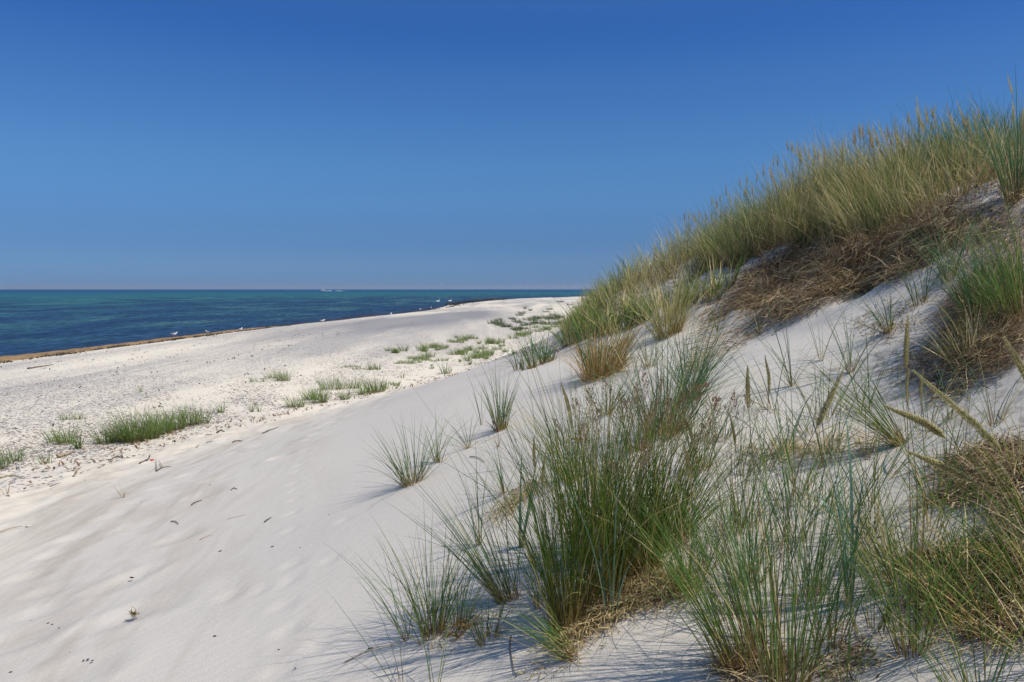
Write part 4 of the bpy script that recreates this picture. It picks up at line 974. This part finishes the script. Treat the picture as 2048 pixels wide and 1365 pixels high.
dd = np.abs(rp.normal(0, 1, 900)) * 1.1 + 2.4 + .7 * vnoise(yy * .15, yy * 0, 81)
k = vnoise(yy * .35, dd, 82) > .0; P0 = np.stack([sx0 + dd, yy, 0 * yy], 1)[k]
scraps('seaweed_wrack', P0, .19, WR, 'dark seaweed scraps strewn along the upper waterline', 6, per=12)
yy = rp.uniform(14, 70, 420); xx = rp.uniform(-24, -5, 420); k = vnoise(xx * .35, yy * .08, 83) > .15
scraps('drift_litter', np.stack([xx, yy, 0 * yy], 1)[k], .10, WR, 'small dark drift scraps scattered over the pebbly beach', 7, per=3)
yy = rp.uniform(9, 34, 260); xx = np.interp(yy, [9, 14.6, 19, 27, 34], [-7.3, -6.6, -4.5, -1.2, .6]) + rp.normal(0, .35, 260)
DL = dict(a=(.26, .15, .09), b=(.18, .12, .08), base=(.2, .14, .1), red=(.2, .08, .05), dry=(.42, .33, .22), pdry=.3)
scraps('drift_line_scraps', np.stack([xx, yy, 0 * yy], 1), .09, DL, 'reddish brown plant scraps along the drift line at dune foot', 9, per=3)

# ------------------------------------------------------------------ twigs, shells, scraps lying on the sand
def twig(pts, rad, label, mat=None, name='twig', forks=(), group='twigs lying on the sand', up=0.0, cat='twig'):
    P0 = hit([p[0] for p in pts], [p[1] for p in pts]); P0[:, 2] += rad + .004; P0[1:-1, 2] += up
    b0 = P0[0].copy(); ph = bez(P0, 14); r = np.random.default_rng(int(sum(p[0] for p in pts)))
    ph[1:-1] += r.normal(0, rad * .3, ph[1:-1].shape)
    V, F = tube(ph - b0, rad * np.linspace(1, .45, 14), 6); Fs = tube_faces(F)
    for fk in forks:
        Q = hit([p[0] for p in fk], [p[1] for p in fk]); Q[:, 2] += rad + .006; Q[-1, 2] += .02
        V2, F2 = tube(bez(Q, 7) - b0, rad * .6 * np.linspace(1, .4, 7), 5)
        Fs += [tuple(i + len(V) for i in f) for f in tube_faces(F2)]; V = np.vstack([V, V2])
    o = mesh_obj(name, V, Fs, mat or M_TWIG, loc=b0); tag(o, label, cat, group); return o
twig([(217,923),(232,915),(250,918)], .010, 'dark forked twig on sand left of the red scrap', forks=[[(238,917),(247,909)]])
twig([(279,930),(296,920),(300,912)], .013, 'thick dark twig with a red scrap at its end')
twig([(313,944),(325,937),(341,935)], .008, 'grey twig with two upright sprigs right below red scrap', forks=[[(313,944),(312,920)], [(325,937),(318,925)]])
twig([(100,975),(110,971),(121,967)], .007, 'short dark twig near the left edge above the footprints')
twig([(525,868),(540,862),(558,855)], .009, 'longest dark twig on the upper sand slope', forks=[[(540,862),(532,866)]])
twig([(465,886),(475,883),(485,884)], .009, 'short dark twig left of the longest twig')
twig([(383,1012),(392,1006),(404,1003)], .006, 'short straight twig in a footprint of the middle trail')
twig([(455,1040),(470,1036),(492,1031)], .003, 'hair thin pale twig in the middle of the bare slope', mat=M_STRAWTWIG)
twig([(529,1046),(536,1041),(543,1037)], .006, 'stubby dark twig right of the hair thin twig')
twig([(342,1045),(350,1045),(357,1050)], .006, 'small curved brown twig near a footprint', mat=M_TWIG)
twig([(400,1081),(410,1076),(425,1071)], .004, 'thin grey twig lying below the curved brown twig', mat=M_STRAWTWIG)
twig([(0,1066),(20,1059),(45,1055)], .007, 'long half buried root ending at the white shell', mat=M_STRAWTWIG)
twig([(438,976),(432,926+24),(436,948)], .004, 'thin crooked stalk standing in the slope', mat=M_STRAWTWIG) if False else None
twig([(0,958),(20,954),(50,957)], .016, 'reddish branch lying at the left edge by the drift line', mat=M_STRAWTWIG, forks=[[(20,954),(35,949)]])
twig([(115,917),(130,913),(148,906)], .035, 'pale log of driftwood half sunk beside the wispy tuft', mat=M_STRAWTWIG, name='driftwood', cat='driftwood')
twig([(55,739),(80,735),(106,731)], .028, 'long dark pole lying near the water at the left', name='driftwood', cat='driftwood')
twig([(462,982),(468,978),(474,980)], .006, 'small crumpled dark scrap of twig on open slope')
twig([(690,1327),(740,1303),(800,1288),(820,1278)], .0035, 'long runner stem creeping over sand from the leftmost leaning tuft', mat=M_STRAWTWIG, forks=[[(760,1297),(745,1308)]])
twig([(1022,1275),(1020,1300),(1028,1345),(1035,1355)], .003, 'dark rope like root trailing over sand at bottom centre', mat=M_TWIG)
twig([(940,915),(955,917),(970,926)], .005, 'reddish dry leaf stalk beside the wispy tuft', mat=M_STRAWTWIG)
twig([(1018,988),(1040,975),(1062,970)], .004, 'bent dry stalk under the arching blades', mat=M_STRAWTWIG)
def lump(px, py, s, mat, label, name, cat, group, flat=.5, seed=0, col_=None):
    p = hit1(px, py); r = np.random.default_rng(int(px + py * 3 + seed)); nl, nr = 5, 8
    V = []
    for i in range(nl + 1):
        th = pi * i / nl
        for k in range(nr):
            a = 2 * pi * k / nr; q = 1 + .3 * r.normal() * (0 < i < nl)
            V.append((s * 1.4 * sin(th) * cos(a) * q, s * sin(th) * sin(a) * q, s * flat * (cos(th) + .4)))
    F = [(i * nr + k, i * nr + (k + 1) % nr, (i + 1) * nr + (k + 1) % nr, (i + 1) * nr + k) for i in range(nl) for k in range(nr)]
    o = mesh_obj(name, np.array(V), F, mat, loc=p); tag(o, label, cat, group); return o
lump(57, 1053, .018, M_SHELL, 'white broken shell at the end of the half buried root', 'shell', 'shell', None)
lump(304, 921, .028, M_RED, 'small red plastic scrap beside the thick dark twig', 'plastic_scrap', 'litter', None)
lump(263, 1156, .012, M_DARK, 'black mussel shell on the bare slope left of centre', 'shell', 'shell', 'dark shells')
lump(742, 1298, .010, M_DARK, 'round black berry sized scrap by the creeping runner', 'plant_scrap', 'scrap', 'small dark scraps on sand')
lump(441, 1103, .009, M_DARK, 'tiny black scrap in the middle of the bare slope', 'plant_scrap', 'scrap', 'small dark scraps on sand')
lump(545, 1094, .008, M_DARK, 'tiny black scrap right of centre of the bare slope', 'plant_scrap', 'scrap', 'small dark scraps on sand')
lump(1608, 714, .03, M_DARK, 'dark lump', 'plant_scrap', 'scrap', None) if False else None
lump(1866, 716, .014, M_DARK, 'black round scrap on sand below the dark tangle', 'plant_scrap', 'scrap', 'small dark scraps on sand')
lump(1608, 1207, .03, M_SHELL, 'grey stone', 'stone', 'stone', None) if False else None
for k, (x_, y_) in enumerate([(150,1232),(145,1236),(155,1229),(97,1247),(105,1249),(132,1241),(63,1243),(118,1256),(283,1003),(22,1345),(658,1030),(590,1337),(430,1273),(140,1305),(233,938),(170,961),(600,1096),(386,936),(420,971),(558,1300)]):
    lump(x_, y_, .0045 + .003 * (k % 3 == 0), M_DARK, 'tiny dark speck of drift on the bare lower slope', 'drift_speck', 'scrap', 'specks of drift on the bare slope', seed=k)
for k, (x_, y_) in enumerate([(167,1321),(176,1319),(185,1322)]):
    lump(x_, y_, .006, M_PURPLE, 'purplish shell fragment on sand near the bottom left', 'shell', 'shell', 'purplish shell fragments', seed=k)
# crumpled weed ball in a footprint
p = hit1(268, 1233); r = np.random.default_rng(3); n = 60
V, F, Cc = blades(r.normal(0, .010, (n, 3)) + [0, 0, .012], r.uniform(0, 6.28, n), r.uniform(.2, 1.5, n), .05 * r.uniform(.5, 1.2, n), .006, 1.2, dict(RUST, pdry=.3), 4, r=r)
tag(mesh_obj('weed_tangle', V, F, M_DRY, None, Cc * .7, loc=p), 'brown crumpled ball of weed lying in a footprint', 'seaweed')
# little sprigs in the drift zone
for (x_, y_, h, lb) in [(13,992,34,'grey forked sprig standing alone at the left edge'),(247,995,40,'pair of pale stalks standing on the slope left of centre'),(958,300+600,1,None)]:
    if lb: tuft(x_, y_, h, 4, .3, (0, 0), STRAW, lb, name='dry_sprig', spread=.02, dry=0, w=.006, group='dry sprigs on the lower slope')

# ------------------------------------------------------------------ birds
def bird_mesh(kind):
    """body of revolution swept from tail to bill, plus legs, one mesh"""
    if kind == 'gull':
        sp = [(-.27, .15, .004), (-.20, .165, .03), (-.12, .17, .065), (-.02, .175, .088), (.07, .18, .085), (.13, .21, .06), (.16, .26, .034), (.19, .29, .034), (.225, .295, .026), (.25, .285, .011), (.30, .275, .003)]
    elif kind == 'cormorant':
        sp = [(-.38, .12, .01), (-.28, .18, .05), (-.16, .27, .11), (-.04, .36, .145), (.05, .46, .12), (.09, .56, .07), (.09, .66, .032), (.11, .73, .034), (.16, .75, .03), (.21, .74, .012), (.27, .73, .004)]
    else:   # swan
        sp = [(-.75, .28, .01), (-.6, .24, .12), (-.35, .18, .24), (0, .16, .27), (.3, .2, .20), (.42, .34, .09), (.38, .52, .05), (.36, .68, .045), (.44, .80, .055), (.54, .80, .045), (.64, .75, .012)]
    P_ = np.array([(a, 0, b_) for a, b_, c2 in sp]); ph = bez(P_, 26); R_ = np.interp(np.linspace(0, len(sp) - 1, 26), np.arange(len(sp)), [q[2] for q in sp])
    V, F = tube(ph, R_, 10); V[:, 1] *= .9; Fs = tube_faces(F)
    t = np.concatenate([np.repeat(np.linspace(0, 1, 26), 10), [0, 1]])
    if kind == 'gull':
        cc = np.tile(np.array([.80, .80, .78]), (len(V), 1)); cc[(V[:, 2] > .175) & (V[:, 0] < .1)] = (.34, .36, .39); cc[V[:, 0] < -.2] = (.08, .08, .08); cc[V[:, 0] > .245] = (.7, .5, .06)
    elif kind == 'cormorant': cc = np.tile(np.array([.03, .03, .035]), (len(V), 1)); cc[V[:, 0] > .2] = (.4, .33, .2)
    else: cc = np.tile(np.array([.85, .85, .83]), (len(V), 1)); cc[V[:, 0] > .58] = (.7, .25, .05)
    if kind != 'swan':
        lc = (.55, .30, .22) if kind == 'gull' else (.05, .05, .05); zt = .13 if kind == 'gull' else .22
        for s in (-.03, .03):
            V2, F2 = tube(np.array([[0.0, s, zt], [-.01, s, .05], [.0, s, .0], [.05, s, .0]]), .006, 5)
            Fs += [tuple(i + len(V) for i in f) for f in tube_faces(F2)]; V = np.vstack([V, V2]); cc = np.vstack([cc, np.tile(lc, (len(V2), 1))])
    # folded wings
    if kind != 'swan': pass
    return V, Fs, cc
def wings(kind):
    """folded wings lying on the flanks"""
    c_w = (.36, .38, .41) if kind == 'gull' else ((.04, .035, .03) if kind == 'cormorant' else (.85, .85, .83))
    s = {'gull': 1.0, 'cormorant': 1.4, 'swan': 2.6}[kind]; out = []
    for sgn in (-1, 1):
        n = 9; P_ = []
        if kind == 'cormorant': axp = np.array([(.05, .43), (-.1, .32), (-.3, .17)])
        elif kind == 'gull': axp = np.array([(.10, .19), (-.08, .185), (-.31, .175)])
        else: axp = np.array([(.3, .28), (-.1, .34), (-.7, .36)])
        ph = bez([(a, sgn * w_, z) for (a, z), w_ in zip(axp, np.array([.045, .058, .012]) * s)], n)
        V, F = tube(ph, np.array([.01, .028, .036, .036, .032, .026, .018, .010, .003]) * s, 8); V[:, 1] = ph.mean(0)[1] + (V[:, 1] - ph.mean(0)[1]) * .55
        out.append((V, tube_faces(F), np.tile(np.array(c_w), (len(V), 1))))
    return out
protos = {}
def bird(kind, loc, rz, label, cat, group=None, s=1.0):
    if kind not in protos:
        V, Fs, cc = bird_mesh(kind); b0 = mesh_obj(kind, V, Fs, M_VC, None, cc, loc=loc)
        ws = [mesh_obj('wing', *w_[:2], M_VC, b0, w_[2]) for w_ in wings(kind)]
        protos[kind] = (b0, ws); o = b0
    else:
        b0, ws = protos[kind]; o = b0.copy(); col.objects.link(o)
        for w_ in ws: q = w_.copy(); col.objects.link(q); q.parent = o
    for key in ('group',):
        if key in o.keys(): del o[key]
    o.location = [float(v) for v in loc]; o.rotation_euler = (0, 0, rz); o.scale = (s, s, s); tag(o, label, cat, group); return o
def seahit(px, py):
    p = hit1(px, py)
    if p[2] < 0.02 or p[1] > 690:
        r_ = ray(px, py); t = -4.0 / r_[2]; p = CAM + r_ * t
    return p
for (px, py, rz, lb, s) in [(348,677,.3,'nearest white gull standing on the tan seaweed bank',1.15),(415,671,2.8,'brownish young gull resting on seaweed right of the nearest gull',.9),
        (481,663,1.2,'second white gull along the waterline, standing upright',1.1),(645,645,.4,'white gull sitting on the shore in the middle of the waterline',1.0),
        (782,631,1.4,'lone upright white gull before the dark bird flock',1.15),(840,621,.6,'white gull in the water edge just left of the dark flock',1.1),(862,617,1.0,'small white gull next to the start of the dark flock',1.0),
        (896,613,1.0,'pale gull among the first dark birds of the flock',1.1),(991,603,.5,'pale gull near the far end of the dark flock',1.1),(1100,597,.5,'white gull alone far along the beach edge',1.3)]:
    p = seahit(px, py); p[2] = max(p[2], 0) + (.15 if px < 440 else 0); bird('gull', p, rz, lb, 'gull', 'gulls along the waterline', s)
rc = np.random.default_rng(21)
for i in range(58):
    t = (i + rc.random()) / 58; px = 893 + 118 * t ** 1.15; py = np.interp(px, [893, 930, 970, 1012], [612.5, 607, 603.5, 601.0]) + rc.uniform(-.6, .9)
    p = seahit(px, py); p[2] = max(p[2], 0)
    bird('cormorant', p, rc.choice([0, pi]) + rc.uniform(-.7, .7), 'black cormorant standing in the dark flock at the waterline', 'cormorant', 'cormorant flock at the waterline', rc.uniform(1.05, 1.3))
for (px, py, lb) in [(876, 603.5, 'left one of two white swans floating beyond the dark flock'), (900, 603, 'right one of two white swans floating beyond the dark flock')]:
    r_ = ray(px, py); p = CAM + r_ * (-4.0 / r_[2]); p[2] = -.08; bird('swan', p, .1, lb, 'swan', 'swans on the shallow water')
def flyer(px, py, d, span, c_, label, name, rz):
    p = at(px, py, d); e = empty(name, p); e.rotation_euler = (0.1, 0, rz); tag(e, label, 'bird')
    V, F = tube(bez([(-.22, 0, 0), (-.05, 0, 0), (.1, 0, .01), (.24, 0, .0)], 10) * span, np.array([.005, .03, .045, .05, .05, .045, .035, .03, .02, .004]) * span, 8)
    mesh_obj('body', V, tube_faces(F), M_VC, e, np.tile(c_, (len(V), 1)))
    for s in (-1, 1):
        st = [(.06, 0.03, .0, .12), (.05, .2, .09, .11), (.02, .38, .07, .08), (-.06, .52, .0, .01)]
        V = []; 
        for (a, y_, z, ch) in st: V += [(a + ch * .5, s * y_, z), (a - ch * .5, s * y_, z), (a, s * y_, z + .012)]
        V = np.array(V) * span; F = []
        for i in range(3):
            a = i * 3; F += [(a, a + 3, a + 5, a + 2), (a + 2, a + 5, a + 4, a + 1), (a + 1, a + 4, a + 3, a)]
        mesh_obj('wing', V, F, M_VC, e, np.tile(c_, (len(V), 1)))
flyer(1256, 331, 120, .36, (.03, .03, .04), 'small dark bird flying high in the blue sky', 'flying_bird', 1.2)
flyer(883, 569, 190, 1.1, (.8, .8, .8), 'white gull flying low above the horizon', 'flying_gull', .9)

# ------------------------------------------------------------------ motorboat with wake
r_ = ray(645, 582.4); p = CAM + r_ * (-4.0 / r_[2]); DB = p[1]
bt = empty('motorboat', p); bt.rotation_euler = (0, radians(-3), pi); tag(bt, 'white motorboat speeding left along the horizon', 'boat')
st = [(-6, 1.7, 1.2), (-3, 1.9, 1.3), (0, 1.9, 1.5), (3, 1.5, 1.8), (5, .8, 2.1), (6.3, .05, 2.4)]
V = []
for (x_, hw, top) in st: V += [(x_, -hw, top), (x_, -hw * .85, .2), (x_, 0, -.4 + max(0, x_ - 3) * .2), (x_, hw * .85, .2), (x_, hw, top)]
F = []
for i in range(5):
    for k in range(4): a = i * 5 + k; F.append((a, a + 1, a + 6, a + 5))
    F.append((i * 5 + 4, i * 5, i * 5 + 5, i * 5 + 9))
F.append((0, 4, 3, 2, 1))
mesh_obj('hull', np.array(V), F, M_WHITE, bt, smooth=False)
def prism(name, prof, hw, mat, par):
    n = len(prof); V = [(a, -hw, b_) for a, b_ in prof] + [(a, hw, b_) for a, b_ in prof]
    F = [tuple(range(n)), tuple(range(2 * n - 1, n - 1, -1))] + [(i, (i + 1) % n, n + (i + 1) % n, n + i) for i in range(n)]
    return mesh_obj(name, np.array(V), F, mat, par, smooth=False)
cb = prism('cabin', [(-3.5, 1.3), (-3.5, 2.7), (1.2, 2.8), (3.2, 1.75)], 1.3, M_WHITE, bt)
prism('cabin_window', [(-3.0, 2.05), (-3.0, 2.5), (1.1, 2.55), (2.1, 2.05)], 1.33, M_GLASS, cb)
prism('flybridge', [(-3.2, 2.75), (-3.0, 3.5), (-.2, 3.6), (.6, 2.82)], 1.1, M_WHITE, bt)
V, F = tube(np.array([[-2.8, 0, 3.4], [-3.1, 0, 4.6], [-3.3, 0, 5.4]]), .08, 6); mesh_obj('mast', V, tube_faces(F), M_WHITE, bt)
# wake: churned foam ridge trailing behind
rw = np.random.default_rng(2); V = []; NW = 90
for i in range(NW):
    t = i / (NW - 1); x_ = p[0] + 5 + t * 56
    hgt = (1.1 * math.exp(-t * 14) + .75 * math.exp(-((t - .22) / .06) ** 2) + .5 * math.exp(-((t - .62) / .14) ** 2) + .05) * (1 + .3 * rw.normal())
    for k, u in enumerate((-1, -.4, 0, .4, 1)): V.append((x_, p[1] + u * (1.2 + 1.6 * t), max(hgt, .05) * (1 - abs(u)) - .02))
idx = (np.arange(NW - 1)[:, None] * 5 + np.arange(4)[None]).ravel()
tag(mesh_obj('boat_wake', np.array(V), np.stack([idx, idx + 1, idx + 6, idx + 5], 1), M_FOAM), 'white foaming wake trailing right of the motorboat', 'wake', kind='stuff')

# ------------------------------------------------------------------ offshore wind farm
def turbine_parts():
    e = empty('wind_turbine', (0, 0, 0)); h = 85
    V, F = tube(np.array([[0, 0, -1], [0, 0, 40], [0, 0, h]]), np.array([3.4, 2.8, 2.0]), 10); mesh_obj('tower', V, tube_faces(F), M_WHITE, e)
    V, F = tube(np.array([[0, -5, h + 2], [0, -3, h + 2], [0, 6, h + 2.3]]), np.array([1.2, 2.6, 2.0]), 8); mesh_obj('nacelle', V, tube_faces(F), M_WHITE, e)
    V, F = tube(np.array([[0, -8, h + 2], [0, -7, h + 2], [0, -4.5, h + 2]]), np.array([.3, 1.8, 2.0]), 8); mesh_obj('hub', V, tube_faces(F), M_WHITE, e)
    bl = []
    for k in range(3):
        V, F = tube(np.array([[0, 0, 1], [0, 0, 8], [0, 0, 25], [0, 0, 46]]), np.array([1.1, 2.2, 1.4, .3]), 6); V[:, 1] *= .3
        b_ = mesh_obj('rotor_blade', V, tube_faces(F), M_WHITE, e, loc=(0, -6, h + 2)); b_.rotation_euler = (0, 2 * pi * k / 3, 0); bl.append(b_)
    return e
tp = turbine_parts(); rt = np.random.default_rng(4)
txs = [905, 955, 989, 1001, 1027, 1033, 1041, 1053, 1068, 1078, 1085, 1111, 1118, 1128, 1150, 1158, 1185, 1215]
for i, px in enumerate(txs):
    d = 19000 + rt.uniform(-2500, 3500); r_ = ray(px, 579); x_ = r_[0] * d
    if i == 0: e = tp
    else:
        e = tp.copy(); col.objects.link(e)
        for ch in list(tp.children):
            q = ch.copy(); col.objects.link(q); q.parent = e
    ang = rt.uniform(0, 2); 
    for k, ch in enumerate([c2 for c2 in e.children if c2.name.startswith('rotor_blade')]): ch.rotation_euler = (0, ang + 2 * pi * k / 3, 0)
    e.location = (float(x_), float(d), 0)
    tag(e, 'faint white wind turbine standing in the sea on the hazy horizon', 'wind turbine', 'offshore wind turbines on the horizon')

# ------------------------------------------------------------------ haze, sky, sun, camera
SUN_EL, SUN_AZ = 56.0, (0.90, -0.42)      # horizontal direction towards the sun
m, nt, out = nmat('haze'); b = NB(nt)
pv = b.n('ShaderNodeVolumePrincipled'); pv.inputs['Density'].default_value = 2.6e-5; pv.inputs['Color'].default_value = (.85, .92, 1, 1); pv.inputs['Anisotropy'].default_value = .3
b.l(pv.outputs[0], out.inputs['Volume'])
X0, Z0, Z1 = 44000, -9.5, 150
V = [(x_, y_, z) for z in (Z0, Z1) for x_, y_ in ((-X0, -X0), (X0, -X0), (X0, X0), (-X0, X0))]
hz = mesh_obj('haze', np.array(V), [(3, 2, 1, 0), (4, 5, 6, 7), (0, 1, 5, 4), (1, 2, 6, 5), (2, 3, 7, 6), (3, 0, 4, 7)], m, smooth=False); tag(hz, kind='stuff')

w = bpy.data.worlds.new('World'); sc.world = w; w.use_nodes = True; nt = w.node_tree; nt.nodes.clear(); b = NB(nt)
out = nt.nodes.new('ShaderNodeOutputWorld'); bg = nt.nodes.new('ShaderNodeBackground')
sky = nt.nodes.new('ShaderNodeTexSky'); sky.sky_type = 'NISHITA'; sky.sun_disc = False
sky.sun_elevation = radians(SUN_EL); sky.sun_rotation = math.atan2(SUN_AZ[0], SUN_AZ[1])
sky.air_density = 1.0; sky.dust_density = 0.4; sky.ozone_density = 2.5; sky.altitude = 0
hs = b.n('ShaderNodeHueSaturation', i_Saturation=1.15, i_Value=1.0); b.l(sky.outputs[0], hs.inputs['Color'])
tcn = b.n('ShaderNodeTexCoord'); spz = b.n('ShaderNodeSeparateXYZ'); b.l(tcn.outputs['Generated'], spz.inputs[0])
mul = b.ramp(spz.outputs[2], [(0, (.150, .338, .86)), (.03, (.172, .325, .73)), (.062, (.175, .312, .625)), (.10, (.225, .385, .655)), (.153, (.275, .465, .70)), (.24, (.262, .468, .735)), (.322, (.235, .450, .76)), (.45, (.6, .7, .85)), (.6, (1.6, 1.5, 1.3)), (1, (1.9, 1.7, 1.4))], 'CARDINAL')  # tints sky by elevation; unseen upper sky brightened to add shadow fill
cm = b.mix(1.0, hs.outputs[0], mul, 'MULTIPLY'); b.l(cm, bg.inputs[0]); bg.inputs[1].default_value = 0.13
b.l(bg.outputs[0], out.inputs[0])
sd = bpy.data.lights.new('Sun', 'SUN'); sd.energy = 4.35; sd.angle = radians(.53); sd.color = (1.0, .93, .81)
so_ = bpy.data.objects.new('Sun', sd); col.objects.link(so_)
from mathutils import Vector
hv = Vector((SUN_AZ[0], SUN_AZ[1], 0)).normalized(); tv = Vector((hv.x * cos(radians(SUN_EL)), hv.y * cos(radians(SUN_EL)), sin(radians(SUN_EL))))
so_.rotation_euler = tv.to_track_quat('Z', 'Y').to_euler(); so_.location = (5, -5, 20)

cd = bpy.data.cameras.new('Camera'); cd.sensor_width = 36; cd.lens = FP / 2048 * 36; cd.clip_end = 120000; cd.clip_start = .05
co_ = bpy.data.objects.new('Camera', cd); col.objects.link(co_); co_.location = CAM.tolist(); co_.rotation_euler = (pi / 2 - PITCH, 0, 0)
sc.camera = co_
sc.view_settings.view_transform = 'Standard'; sc.view_settings.look = 'None'; sc.view_settings.exposure = 0; sc.view_settings.gamma = 1
sc.cycles.max_bounces = 6; sc.cycles.transparent_max_bounces = 8; sc.cycles.volume_bounces = 0
